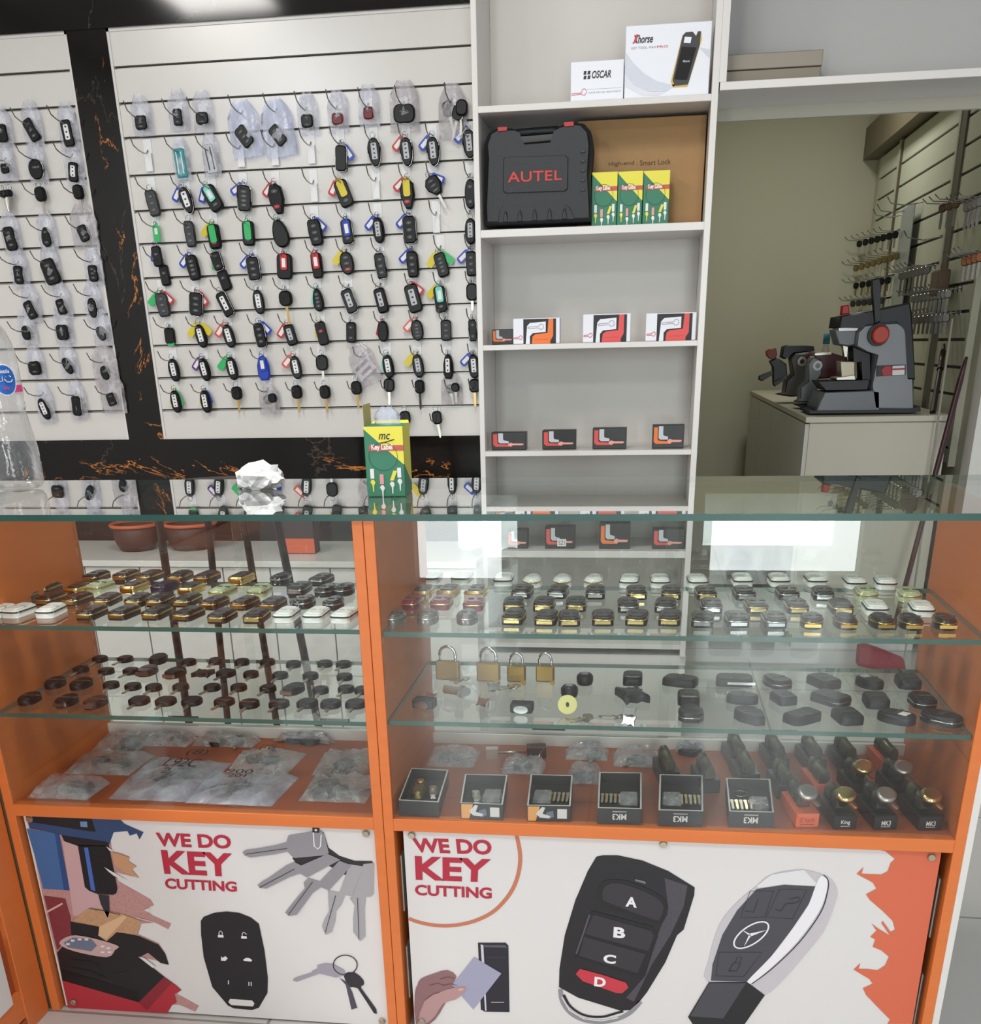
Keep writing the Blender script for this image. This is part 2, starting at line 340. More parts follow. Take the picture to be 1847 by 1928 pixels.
# ---- slat panels
ROWZ=[1.868,1.766,1.668,1.575,1.476,1.373,1.273,1.172,1.070]
def slatpanel(name,x0,x1,z0,z1,lines,Y,label):
    t=empty(name,((x0+x1)/2,Y,z0)); T(t,label,'slat panel')
    ox,oz=(x0+x1)/2,z0
    fr=MB(); fr.box(x0-ox,x1-ox,-0.004,0,0,z1-z0); fr.ob('backing_board',dkgap,t)
    edges=[z0]+sorted(lines)+[z1]; g=0.0085
    s=MB()
    for a,b in zip(edges[:-1],edges[1:]):
        lo=a+(g if a!=z0 else 0); hi=b-(0.0 if b==z1 else 0)
        s.box(x0-ox,x1-ox,-0.018,-0.004,lo-oz,hi-oz)
    s.ob('slats',slat,t)
    r=MB()
    for a in lines: r.box(x0-ox,x1-ox,-0.0085,-0.004,a-oz,a-oz+0.0045)
    r.ob('groove_strips',alu,t)
    e=MB(); e.box(x0-ox-0.001,x0-ox+0.008,-0.022,-0.004,0,z1-z0); e.box(x1-ox-0.008,x1-ox+0.001,-0.022,-0.004,0,z1-z0); e.box(x0-ox,x1-ox,-0.022,-0.004,z1-z0-0.008,z1-z0)
    e.ob('edge_trim',lam,t); return t
LZ=ROWZ+[1.959,2.052]
slatpanel('slat_panel',XC1,-0.514,ZS0,ZS1,LZ,W,'wide white slatwall panel between the black marble column and the shelf unit')
slatpanel('slat_panel',-2.35,XC0,ZS0,ZS1,LZ,W,'white slatwall panel left of the black marble column')
# ---- base unit under the slat wall
zb=0.6345; yb=3.33
t=empty('base_cabinet',(-1.6,yb,0)); T(t,'long white base cabinet under the marble band behind the counter','cabinet')
bevel(MB().box(-1.6,1.088,-0.012,0.38,zb-0.02,zb).ob('worktop',lam,t),0.002)
MB().box(-1.6,1.088,0.02,0.38,0,zb-0.022).ob('carcass',lam2,t)
gx=[-3.2+1.6]+[onY(x,1075,yb).x+1.6 for x in (160,262,414,525,625)]
gx=[-1.6,onY(161,1080,yb).x+1.6,onY(264,1080,yb).x+1.6,onY(420,1080,yb).x+1.6,onY(509,1080,yb).x+1.6,onY(622,1080,yb).x+1.6,1.088]
for a,b in zip(gx[:-1],gx[1:]):
    d=MB().box(a+0.0025,b-0.0025,0,0.018,0.05,zb-0.024).ob('door',lam,t)
# ================================================================ SHELF UNIT
xl0,xl1,xr0,xr1=-0.512,-0.496,0.143,0.164
t=empty('shelf_unit',(xl0,SF,0)); T(t,'tall white open shelf unit between slatwall and back room opening','shelf unit')
def sp(name,x0,x1,y0,y1,z0,z1,m=lam): return bevel(MB().box(x0-xl0,x1-xl0,y0-SF,y1-SF,z0,z1).ob(name,m,t),0.001,1)
sp('side_panel',xl0,xl1,SF,W,0.30,2.6); sp('side_panel',xr0,xr1-0.003,SF,W,0.30,2.6)
sp('back_panel',xl1,xr0,W-0.006,W,0.30,2.6,lam2)
BZ=[(1.845,1.861),(1.540,1.560),(1.241,1.256),(0.937,0.952),(0.764,0.777),(0.624,0.645),(0.325,0.34)]
for a,b in BZ: sp('shelf_board',xl1,xr0,SF,W-0.006,a,b)
sp('shelf_board',xl1,xr0,SF,W-0.006,2.3,2.318)
sp('base_panel',xl0,xr1,SF+0.02,W,0,0.30)
t2=empty('high_shelf',(xr1,SF,1.867)); T(t2,'white high shelf bridging over the back room opening','shelf')
bevel(MB().box(0.0,1.6,0,W-SF,0,0.019).ob('shelf_board',lam,t2),0.001,1)
MB().box(-0.003,0.016,0,W-SF,0.019,0.75).ob('side_panel',lam,t2)
MB().box(0.0,1.6,W-SF-0.02,W-SF-0.001,-0.03,0.0).ob('rear_batten',mat('beige batten','bcb8a8',0.6),t2)
# grey metal box with a cable on the high shelf
q0=onY(1370,158,SF+0.12); q1=onY(1549,93,SF+0.12); zs=1.886
t=empty('metal_box',((q0.x+q1.x)/2,SF+0.12,zs)); T(t,'taupe flat metal equipment box lying on the high shelf','equipment box')
bw=(q1.x-0.182)/2; t.location.x=0.182+bw; bh=q1.z-zs
mtb=mat('taupe metal','7e7668',0.4,0.3); mtb2=mat('taupe metal lid','8c8478',0.4,0.3)
bevel(MB().box(-bw,bw,0,0.14,0,bh*0.55).ob('body',mtb,t),0.002)
bevel(MB().box(-bw-0.002,bw+0.002,-0.003,0.143,bh*0.56,bh).ob('lid',mtb2,t),0.002)
c0=onY(1549,135,SF+0.14)-t.location
MB().tube([(bw,0.02,0.02),(bw+0.03,0.01,0.014),(bw+0.06,0.0,0.006),(bw+0.085,-0.01,0.004)],0.0025).ob('cable',white,t)
# ================================================================ COUNTER
ct=1.013; th=0.0105
xL,xR=-1.9,0.66
mb=MB(); mb.box(xL,xR,D-0.01,2.19,ct-th,ct,0)
o=mb.ob('glass_countertop',[topglass,gedge]); me=o.data
for p in me.polygons:
    if abs(p.normal.z)<0.5: p.material_index=1
T(o,'long clear glass countertop with green polished edge over both showcases','countertop')
def showcase(x0,x1,name,label,whiteend):
    pw=0.018; yb_=2.12
    t=empty('display_case',(x0,D,0)); T(t,label,'display cabinet')
    def b(name,a0,a1,b0,b1,c0,c1,m=orange,bv=0.0008):
        return bevel(MB().box(a0-x0,a1-x0,b0-D,b1-D,c0,c1).ob(name,m,t),bv,1)
    b('side_panel',x0,x0+pw,D,yb_,0,ct-th-0.001); b('side_panel',x1-pw,x1,D,yb_,0,ct-th-0.001)
    b('bottom_rail',x0+pw,x1-pw,D,D+0.02,0.450,0.474)
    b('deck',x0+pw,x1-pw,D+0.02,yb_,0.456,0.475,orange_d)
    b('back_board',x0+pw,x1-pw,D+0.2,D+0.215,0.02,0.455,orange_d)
    b('rear_rail',x0+pw,x1-pw,yb_-0.02,yb_-0.001,0.475,0.50,lam)
    g=MB().box(x0+pw+0.001-x0,x1-pw-0.001-x0,0.003,0.007,0.475,ct-th-0.002).ob('front_glass',glassm,t)
    mid=(x0+x1)/2
    for k,(a0,a1,yy) in enumerate(((x0+pw,mid+0.012,yb_-0.018),(mid-0.012,x1-pw,yb_-0.01))):
        p=MB().box(a0-x0+0.001,a1-x0-0.001,yy-D,yy-D+0.004,0.50,ct-th-0.012).ob('sliding_door',glassm,t)
        MB().box((a0+a1)/2-0.035-x0,(a0+a1)/2+0.035-x0,yy-D-0.004,yy-D,0.512,0.522).ob('door_pull',dgrey,p)
    if whiteend: b('end_panel',x1,x1+0.012,D,yb_+0.04,0,ct-th-0.001,lam)
    # raw seam along the front edge
    # shelf supports + white squares of the inner lattice behind the poster
    for z in (0.06,0.26):
        MB().box(x0+pw-x0,x0+pw-x0+0.002,0.04,0.18,z,z+0.12).ob('inset_square',lam,t); MB().box(x1-pw-x0-0.002,x1-pw-x0,0.04,0.18,z,z+0.12).ob('inset_square',lam,t)
    return t
showcase(-1.192,-0.447,'','left orange framed glass display case with key posters below','')
showcase(-0.446,0.567,'','right wider orange framed glass display case with white end panel',True)
def gshelf(x0,x1,z,label):
    o=MB().box(x0,x1,D+0.012,2.095,z-0.008,z).ob('glass_shelf',[glass_shelf,gedge2])
    for p in o.data.polygons:
        if abs(p.normal.z)<0.5: p.material_index=1
    return T(o,label,'glass shelf','glass shelves in the display cases')
Z1L,Z2L,Z1R,Z2R=0.820,0.655,0.817,0.659; ZD=0.475
gshelf(-1.173,-0.466,Z1L,'upper glass shelf of the left case carrying gold edged key covers')
gshelf(-1.173,-0.466,Z2L,'lower glass shelf of the left case carrying black key blanks')
gshelf(-0.427,0.548,Z1R,'upper glass shelf of the right case carrying rows of key covers')
gshelf(-0.427,0.548,Z2R,'lower glass shelf of the right case carrying padlocks and remotes')
# side cabinet at the far left running toward the camera
t=empty('side_cabinet',(-1.2,D,0)); T(t,'orange side cabinet with white square insets at far left, running toward viewer','cabinet')
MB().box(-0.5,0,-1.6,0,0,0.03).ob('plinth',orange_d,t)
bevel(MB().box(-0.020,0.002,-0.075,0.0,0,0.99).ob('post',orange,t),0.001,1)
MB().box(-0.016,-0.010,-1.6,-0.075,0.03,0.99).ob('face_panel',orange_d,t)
for z in (0.035,0.265,0.42,0.74): MB().box(-0.013,-0.001,-1.6,-0.075,z,z+0.06).ob('rail',orange,t)
pos=[onX(*q,-1.215) for q in ((33,1772),(50,1846),(0,1700),(13,1702))]
for k in range(2):
    for zz in (0.0,0.215):
        z=0.095+zz
        bevel(MB().box(-0.014,0.002,-0.30-0.4*k,-0.105-0.4*k,z-0.01,z+0.125).ob('inset_square',lam,t),0.002)
MB().box(-0.004,0.0075,0.006,0.012,0,0.99).ob('seam_strip',woodgap,t)
# ================================================================ KEY FOB BUILDER
_mc={}
def cached(key,fn):
    if key not in _mc: _mc[key]=fn()
    return _mc[key]
def part(name,key,fn,mats,parent,loc=None,rot=None,label=None):
    me=cached((name,key),lambda: fn().mesh(name,mats))
    o=bpy.data.objects.new(name,me)
    if loc: o.location=loc
    if rot: o.rotation_euler=rot
    if label: o['label']=label
    return link(o,parent)
def outline(k,w,h):
    if k=='oval': return oval(w,h,22,2.3,0.0)
    if k=='egg': return oval(w,h,22,2.2,0.16)
    if k=='pear': return oval(w,h,22,2.2,-0.2)
    if k=='rect': return rrect(w,h,0.28*w,4)
    if k=='flip': return [(w*a,h*b) for a,b in ((-.42,-.44),(-.3,-.5),(.3,-.5),(.45,-.4),(.5,-.1),(.48,.34),(.34,.47),(.1,.5),(-.36,.5),(-.48,.4),(-.5,0))]
    if k=='wedge': return [(w*a,h*b) for a,b in ((-.1,-.5),(.25,-.5),(.5,-.05),(.42,.36),(.1,.5),(-.3,.46),(-.5,.2),(-.46,-.1))]
    if k=='key': return rrect(w,h,0.4*w,4)
    if k=='hex': return [(w*a,h*b) for a,b in ((-.3,-.5),(.3,-.5),(.5,-.3),(.5,.1),(.32,.4),(.1,.5),(-.1,.5),(-.32,.4),(-.5,.1),(-.5,-.3))]
    if k=='bat': return [(w*a,h*b) for a,b in ((-.5,-.5),(-.25,-.3),(0,-.42),(.25,-.3),(.5,-.5),(.42,0),(.5,.5),(.2,.32),(0,.4),(-.2,.32),(-.5,.5),(-.42,0))]
    return rrect(w,h,0.2*w,4)
def tagmesh(L=0.046):
    mb=MB(); mb.prism(rrect(0.022,L-0.010,0.006,3,0,-L/2-0.004),0,-0.003)
    mb.tube([(0,-0.0015,0.001),(0.006,-0.0015,-0.004),(0.006,-0.0015,-0.011),(-0.006,-0.0015,-0.011),(-0.006,-0.0015,-0.004)],0.0014,5,closed=True); return mb
def blademesh(L,wd=0.0085):
    mb=MB(); z=0; pts=[(-wd/2,0)]
    k=7
    for i in range(k):
        zz=-L*(0.25+0.6*i/k); pts.append((-wd/2+(0.0016 if i%2 else 0.0002),zz))
    pts+=[(-wd*.2,-L),(wd*.25,-L),(wd/2,-L+0.006),(wd/2,0)]
    return mb.prism(pts,0,-0.0022)
def fob(root,shape='rect',w=0.036,h=0.068,d=0.014,body=None,panel=None,n=3,trim=False,blade=None,bl=0.045,ring=True,tags='',dot=None,loop=True,name='shell'):
    """build the fob's parts under root; local -Y is the face, +Z the ring end"""
    body=body or black
    part(name,(shape,w,h,d,body.name),lambda: MB().prism(outline(shape,w,h),0,-d,bev=d*0.32),body,root)
    if trim:
        ol=outline(shape,w*0.99,h*0.99)
        part('chrome_trim',(shape,w,h,d,trim.name if not isinstance(trim,bool) else 'c'),lambda: MB().tube([(x,-d*0.72,z) for x,z in ol],0.0013,5,closed=True),chrome if isinstance(trim,bool) else trim,root)
    y=-d
    if panel=='white' or panel=='silver':
        pw,ph=(0.44*w,0.56*h)
        pm=white if panel=='white' else pgrey
        part('button_panel',(panel,w,h,d),lambda: MB().prism(rrect(pw,ph,0.003,2,0,0.04*h),y+0.001,y-0.0012,bev=0.0006),pm,root)
        for i in range(n):
            zz=0.04*h+ph*(0.5-(i+0.5)/n)
            part('button',(pw,ph,n,round(zz,4),d,'w'),lambda zz=zz: MB().prism(rrect(pw*0.34,ph/n*0.34,0.001,2,0,zz),y-0.001,y-0.0018),dgrey,root)
    elif n:
        for i in range(n):
            zz=h*(0.24-0.5*(i)/max(1,n-1) if n>1 else 0.1)
            m=dot if (dot and i==n-1) else mgrey
            part('button',(shape,w,h,n,i,d,m.name),lambda zz=zz: MB().prism(oval(w*0.42,h*0.13,12,2.6,0,0,zz),y+0.001,y-0.0010,bev=0.0005).prism(rrect(w*0.12,h*0.03,0.0006,2,0,zz),y-0.0009,y-0.0013,1),[m,iconm],root)
    if blade:
        part('blade',(bl,blade.name,d,h),lambda: MB().add(*(lambda q:([(a,b-d*0.35,c-h*0.47) for a,b,c in q.v],q.f))(blademesh(bl))),blade,root)
    if ring:
        part('ring',(h,d),lambda: MB().tube([(0.008*math.cos(a),-d*0.4,h/2+0.006+0.009*math.sin(a)) for a in [k*math.pi/5 for k in range(10)]],0.0010,5,closed=True),chrome,root)
    for c in tags.split():
        side,colr=c[0],c[1]
        ang={'L':-52,'l':-18,'R':40,'r':16,'F':2}[side]; fy={'L':0.0,'l':0,'R':0.0,'r':0,'F':-d-0.002}[side]
        L_=0.054
        tg=part('tag',(colr,),lambda: tagmesh(L_),TAGC[colr],root,(0.0,fy,h/2+0.006),(0,R_(-ang if side in 'Ll' else -ang),0))
        tg.rotation_euler=(0,R_(abs(ang)) if side in 'Ll' else R_(-abs(ang)),0)
        part('insert',(colr,'i'),lambda: MB().prism(rrect(0.012,L_-0.028,0.0015,2,0,-L_/2-0.006),-0.003,-0.0034),paper if side!='F' or colr in 'tb' else TAGC[colr],tg)
# ---------------------------------------------------------------- display hooks
def hook(x,z,long=False,L=0.125):
    t=empty('display_hook',(x,W-0.018,z))
    part('mount_plate',('p',long),lambda: MB().box(-0.013,0.013,-0.003,0.0,-0.040,-0.001),white if True else lam,t)
    if long: part('price_plate',('l',),lambda: MB().box(-0.011,0.011,-0.010,-0.006,-0.088,-0.038).box(-0.011,0.011,-0.006,-0.003,-0.044,-0.038),white,t)
    part('prong',(L,),lambda: MB().tube([(0,-0.003,-0.030),(0,-0.015,-0.040),(0,-0.035,-0.043),(0,-L*0.6,-0.040),(0,-L*0.85,-0.032),(0,-L,-0.012)],0.0019,6),wire,t)
    return t
# item table: row -> list of (px, py, kind, options)
YK=W-0.034
def _mk(base):
    def f(tags='',tilt=0,**k): r=dict(base,tags=tags,tilt=tilt); r.update(k); return r
    return f
ov_=_mk(dict(shape='oval',w=0.036,h=0.072,panel='white',n=4)); ov=lambda tags='',tilt=0,panel='white',**k: ov_(tags,tilt,panel=panel,**k)
sm=_mk(dict(shape='egg',w=0.04,h=0.078,panel='silver',n=4,trim=True))
fl=_mk(dict(shape='flip',w=0.038,h=0.074,n=3))
rc=_mk(dict(shape='rect',w=0.036,h=0.070,n=3))
ky_=_mk(dict(shape='key',w=0.036,h=0.042,n=0)); ky=lambda tags='',tilt=0,blade='g',**k: ky_(tags,tilt,blade=blade,**k)
E_='empty'
ROWS=[
[(268,232,'bag',rc(w=.04,h=.04,n=3)),(337,222,'bag',rc(w=.03,h=.046)),(383,224,'bag',rc(w=.042,h=.034,n=2)),(462,258,'wbag',rc('',-38,n=3,h=.062,w=.04)),(525,256,'wbag',rc('',-38,n=2,h=.06,w=.036)),(580,229,'bag',rc(w=.038,h=.036,n=2)),(637,225,'bag',rc(w=.036,h=.032,n=1,bodyc='m')),(695,214,'bag',rc(w=.032,h=.034,n=1,bodyc='m')),(762,215,'hbag',rc(w=.066,h=.05,n=1)),(852,210,'kbag',ky('',12,'s',bl=.05))],
[(282,300,E_,{}),(342,308,'card',dict(col='t')),(398,300,'card',dict(col='w')),(456,298,E_,{}),(520,296,E_,{}),(588,283,E_,{}),(644,299,0,rc('Rb',4,n=0,trim=True)),(706,288,0,sm('',-5)),(767,287,0,sm('Lr',-5)),(817,286,0,sm('Lb',-5)),(884,272,0,sm('Lb',-5))],
[(289,383,0,fl('',-8,bodyc='d')),(353,378,0,sm('Lb',-16,panel='white',n=3)),(402,374,0,rc('Lb Ft',-28,w=.044,h=.076)),(461,374,0,fl('Lb',6,w=.046,trim=True,n=4)),(522,375,0,dict(shape='wedge',w=.05,h=.084,n=2,tags='Lr',tilt=-6,dot=1)),(592,345,E_,{}),(648,365,0,rc('Lr Fy',-20,w=.042,h=.076)),(709,335,E_,{}),(768,366,0,dict(shape='wedge',w=.046,h=.08,n=2,tags='Lr Fy',tilt=0,dot=1)),(818,350,0,dict(shape='wedge',w=.05,h=.056,n=3,tags='Rb',tilt=-30,blade='s',bl=.045)),(887,366,0,dict(shape='oval',w=.036,h=.08,n=2,tags='',tilt=0))],
[(294,432,'tag',dict(c='g')),(359,441,0,fl('',-2,w=.034,bodyc='d')),(405,446,0,rc('Ly Fg',-4,dot=1,w=.04)),(469,440,0,rc('Fg',2,w=.038)),(529,440,0,dict(shape='pear',w=.05,h=.08,n=0,tags='lg',tilt=-14)),(595,438,0,fl('Rb',-8,w=.044,n=3)),(655,437,0,rc('Fb',-4,trim=True)),(714,434,0,ov('Lb',-5,'silver')),(773,433,0,rc('Lb',-3,w=.042,h=.078,n=3,trim=True)),(823,408,E_,{}),(887,436,0,ov('',0,'silver'))],
[(302,499,'double',rc('lb',-4,w=.03,h=.06,n=1)),(365,504,0,fl('Lb',-8,w=.04,n=4)),(415,508,'double',rc('lg',-14,w=.034,h=.056,n=2,trim=True)),(479,506,0,rc('Lb rb',-4,w=.042,n=3,trim=True)),(537,502,0,rc('Fr',4,w=.05,h=.074,n=0)),(598,500,0,fl('Fr',-3,w=.036,n=0)),(654,496,0,dict(shape='oval',w=.044,h=.066,n=3,tags='Ly',tilt=-8,dot=1)),(718,501,0,fl('',-6,w=.036,n=3,trim=True)),(778,498,0,fl('Lb',-2,w=.038,n=3)),(832,499,0,rc('Ly Rg',-16,w=.036,n=4)),(888,497,0,rc('Lb',-2,w=.032))],
[(308,574,0,fl('Lg Rr',-6,w=.042,h=.072,n=3,bodyc='d')),(371,573,0,rc('Rr',8,w=.046,h=.072,n=3,trim=True)),(426,573,0,rc('',-24,w=.036,h=.078,panel='white',n=3,trim=True)),(488,569,0,ov('',-5)),(539,562,0,ky('',-4,'g',w=.044,h=.046,bl=.06)),(600,565,0,dict(shape='pear',w=.034,h=.068,n=4,tags='lt',tilt=-6)),(659,567,0,rc('',-18,w=.038,h=.074,panel='silver',n=3,trim=True)),(719,566,0,rc('',-14,w=.036,h=.074,panel='silver',n=3)),(779,562,0,rc('Rr',-14,w=.044,h=.084,panel='silver',n=3)),(831,564,0,rc('Ly Ft',-6,w=.04,h=.078,n=2,trim=True)),(889,550,0,ky('',0,'s',h=.05,bl=.03))],
[(320,629,'tag2',dict(c='g')),(380,633,0,ov('Ly Ry',-10)),(432,633,0,ov('Lo',-12)),(492,631,0,fl('Rb',-6,w=.038,n=3,trim=True)),(548,631,0,rc('Lr',-14,w=.034,h=.064,panel='silver',n=3)),(607,628,0,rc('ly',-12,w=.034,h=.072,n=1,dot=1)),(662,626,0,rc('',4,w=.032,h=.062,n=2)),(722,624,0,dict(shape='oval',w=.036,h=.062,n=0,tags='lr',tilt=0)),(786,622,0,dict(shape='oval',w=.04,h=.062,n=4,tags='Lo',tilt=-6)),(840,622,0,rc('',0,w=.034,h=.062,n=3)),(891,622,0,fl('',0,w=.028,h=.066,n=2,trim=True))],
[(329,697,0,ov('',-6)),(387,696,0,ov('Lp',-10)),(438,694,0,ov('Lg',-8)),(497,693,0,dict(shape='hex',w=.04,h=.076,n=0,tags='Fb',tilt=-2,bodyc='b')),(558,692,0,ov('Lo',-8)),(607,683,0,ky('',0,'s',w=.04,h=.048,bl=.03)),(684,686,'cbag',{}),(732,690,0,ov('lt',-8)),(788,689,0,ov('Ly',-8,'silver')),(845,690,0,dict(shape='hex',w=.032,h=.074,panel='white',n=3,tags='',tilt=0)),(893,690,0,ov('Lb',-4))],
[(333,756,0,ov('ly rg',-5)),(389,756,0,ov('ly rb',-5)),(447,740,0,ky('',-3,'g',bl=.042)),(507,752,'kbag',ky('',-22,'s',w=.03,h=.03,bl=.03)),(560,738,0,ky('',-3,'g',bl=.044)),(613,738,0,ky('',-3,'g',bl=.046)),(672,730,0,ky('',-2,'g',bl=.044)),(733,725,0,ky('',3,'s',bl=.042)),(791,728,0,ky('',0,'d',w=.032,bl=.05)),(850,732,'kbag',ky('',-10,'s',w=.028,h=.028,bl=.036)),(894,726,0,ky('',0,'g',bl=.044))],
[(763,786,0,ky('',-4,'g',bl=.03)),(823,786,0,ky('',-8,'s',w=.032,bl=.044))],
]
LEFT=[
[(6,252,'bag',rc(w=.04,h=.05,n=1)),(62,246,'bag',rc('',-26,w=.034,h=.066)),(130,252,'bag',rc('',-4,w=.036,h=.074,panel='white',n=3))],
[(13,318,'bag',rc(w=.032,h=.03,n=1)),(71,320,'bag',dict(shape='oval',w=.05,h=.058,n=1,trim=True)),(141,325,'bag',rc('',8,w=.034,h=.056,panel='white',n=3))],
[(15,372,'bunch',ky('',-4,'s',w=.02,h=.02,bl=.04)),(78,366,0,ky('',-6,'s',bl=.04)),(149,362,0,ky('',-4,'s',w=.034,bl=.036))],
[(22,450,'bag',rc('',-6,w=.04,h=.07)),(90,447,'bag',dict(shape='pear',w=.034,h=.058,n=2)),(160,440,'hbag',rc('',-18,w=.036,h=.05,n=3))],
[(38,518,'bag',rc('',3,w=.034,h=.056)),(97,512,'bag',rc('',-14,w=.052,h=.078,n=2)),(178,515,'bag',rc('',0,w=.034,h=.05))],
[(60,584,'bag',rc('',-20,w=.034,h=.058,n=2)),(118,578,'bag',rc('',-10,w=.032,h=.048,n=2)),(177,580,'bag',dict(shape='oval',w=.034,h=.062,n=1,trim=True))],
[(52,627,'bag',dict(shape='oval',w=.034,h=.046,n=1,blade='s',bl=.022)),(120,626,'bag',rc('',0,w=.044,h=.048,n=1)),(193,628,'bag',dict(shape='oval',w=.032,h=.046,n=1,blade='s',bl=.02,bodyc='d',tilt=-22))],
[(68,693,'bag',rc('',-2,w=.046,h=.044,n=2)),(130,689,'bag',dict(shape='oval',w=.032,h=.056,n=1,tilt=-26,blade='s',bl=.02)),(200,702,'hbag',dict(shape='oval',w=.032,h=.046,n=1,tilt=-10))],
[(86,770,'bag',ov('',-16)),(147,764,'bag',rc('',4,w=.034,h=.066,n=0,trim=True)),(213,752,'hbag',rc('',-12,w=.036,h=.044,n=2))],
]
def bag(name,x,z,w,h,m,label,group,ypos=W-0.012,tilt=0,dz=0.024,seed=0,yth=0.040):
    """soft bag hanging round the item; closed envelope with a gathered top"""
    rnd=random.Random(seed); mb=MB(); nx,nz=7,9; vs=[]
    for side in (0,1):
        for j in range(nz):
            v=j/(nz-1)
            ww=w*(1.0 if v<0.72 else 1.0-0.55*(v-0.72)/0.28)
            for i in range(nx):
                u=i/(nx-1)*2-1
                pf=(1-u*u)**0.5*(1-abs(v-0.35)*0.9)
                yy=-yth*0.5*(1)+ (yth*0.42*pf+rnd.uniform(-.002,.002))*(1 if side else -1)
                vs.append((u*ww/2+rnd.uniform(-.0015,.0015),yy,(v-0.5)*h+rnd.uniform(-.002,.002)))
    fs=[]
    for s_ in (0,1):
        o=s_*nx*nz
        for j in range(nz-1):
            for i in range(nx-1):
                q=(o+j*nx+i,o+j*nx+i+1,o+(j+1)*nx+i+1,o+(j+1)*nx+i)
                fs.append(q if s_==0 else q[::-1])
    n_=nx*nz
    for j in range(nz-1):
        fs.append((j*nx,(j+1)*nx,n_+(j+1)*nx,n_+j*nx)); fs.append((j*nx+nx-1,n_+j*nx+nx-1,n_+(j+1)*nx+nx-1,(j+1)*nx+nx-1))
    mb.add(vs,fs,0,True); o=mb.ob(name,m,None,(x,ypos,z),(0,R_(tilt),0)); return T(o,label,'plastic bag',group)
SHN={'oval':'oval','egg':'tapered','pear':'pear-shaped','rect':'rounded','flip':'folding','wedge':'wedge-shaped','key':'bow-headed','hex':'six-sided'}
def fit16(t):
    w=t.replace(' ,',',').split()
    if len(w)<=16: return t
    i=t.find(' with '); j=t.find(',',i)
    if i>=0 and j>i: return fit16(t[:i]+t[j:])
    for a in ('rounded ','tapered ','folding ','pear-shaped ','key fob','wedge-shaped '):
        if a in t: return fit16(t.replace(a,'fob' if a=='key fob' else '',1))
    return ' '.join(w[:16])
def fobdesc(o):
    b={'m':'dark red','d':'dark grey','b':'blue'}.get(o.get('bodyc'),'black')
    s=b+' '+SHN.get(o['shape'],'')+(' key' if o['shape']=='key' else ' car key fob')
    ex=[]
    if o.get('panel'): ex.append(o['panel']+' button strip')
    if o.get('blade') : ex.append({'g':'gold','s':'silver','d':'dark'}[o['blade']]+' blade')
    if o.get('tags'): ex.append(' and '.join(dict.fromkeys(TAGN[c[1]] for c in o['tags'].split()))+' tag'+('s' if len(o['tags'].split())>1 else ''))
    return s+((' with '+', '.join(ex[:2])) if ex else '')
def addfob(nm,loc,o,label,group,rot=(0,0,0),cat='car key'):
    t=empty(nm,loc,rot); o=dict(o); bc=o.pop('bodyc',None); o.pop('tilt',0)
    bl=o.get('blade'); o['blade']={'g':brassy,'s':steel,'d':dgrey,None:None}[bl]
    if o.get('dot'): o['dot']=redp
    o['body']={'m':mat('dark red plastic','6e1a22',0.4),'d':dgrey,'b':TAGC['b'],None:black}[bc]
    fob(t,**o); return T(t,fit16(label),cat,group)
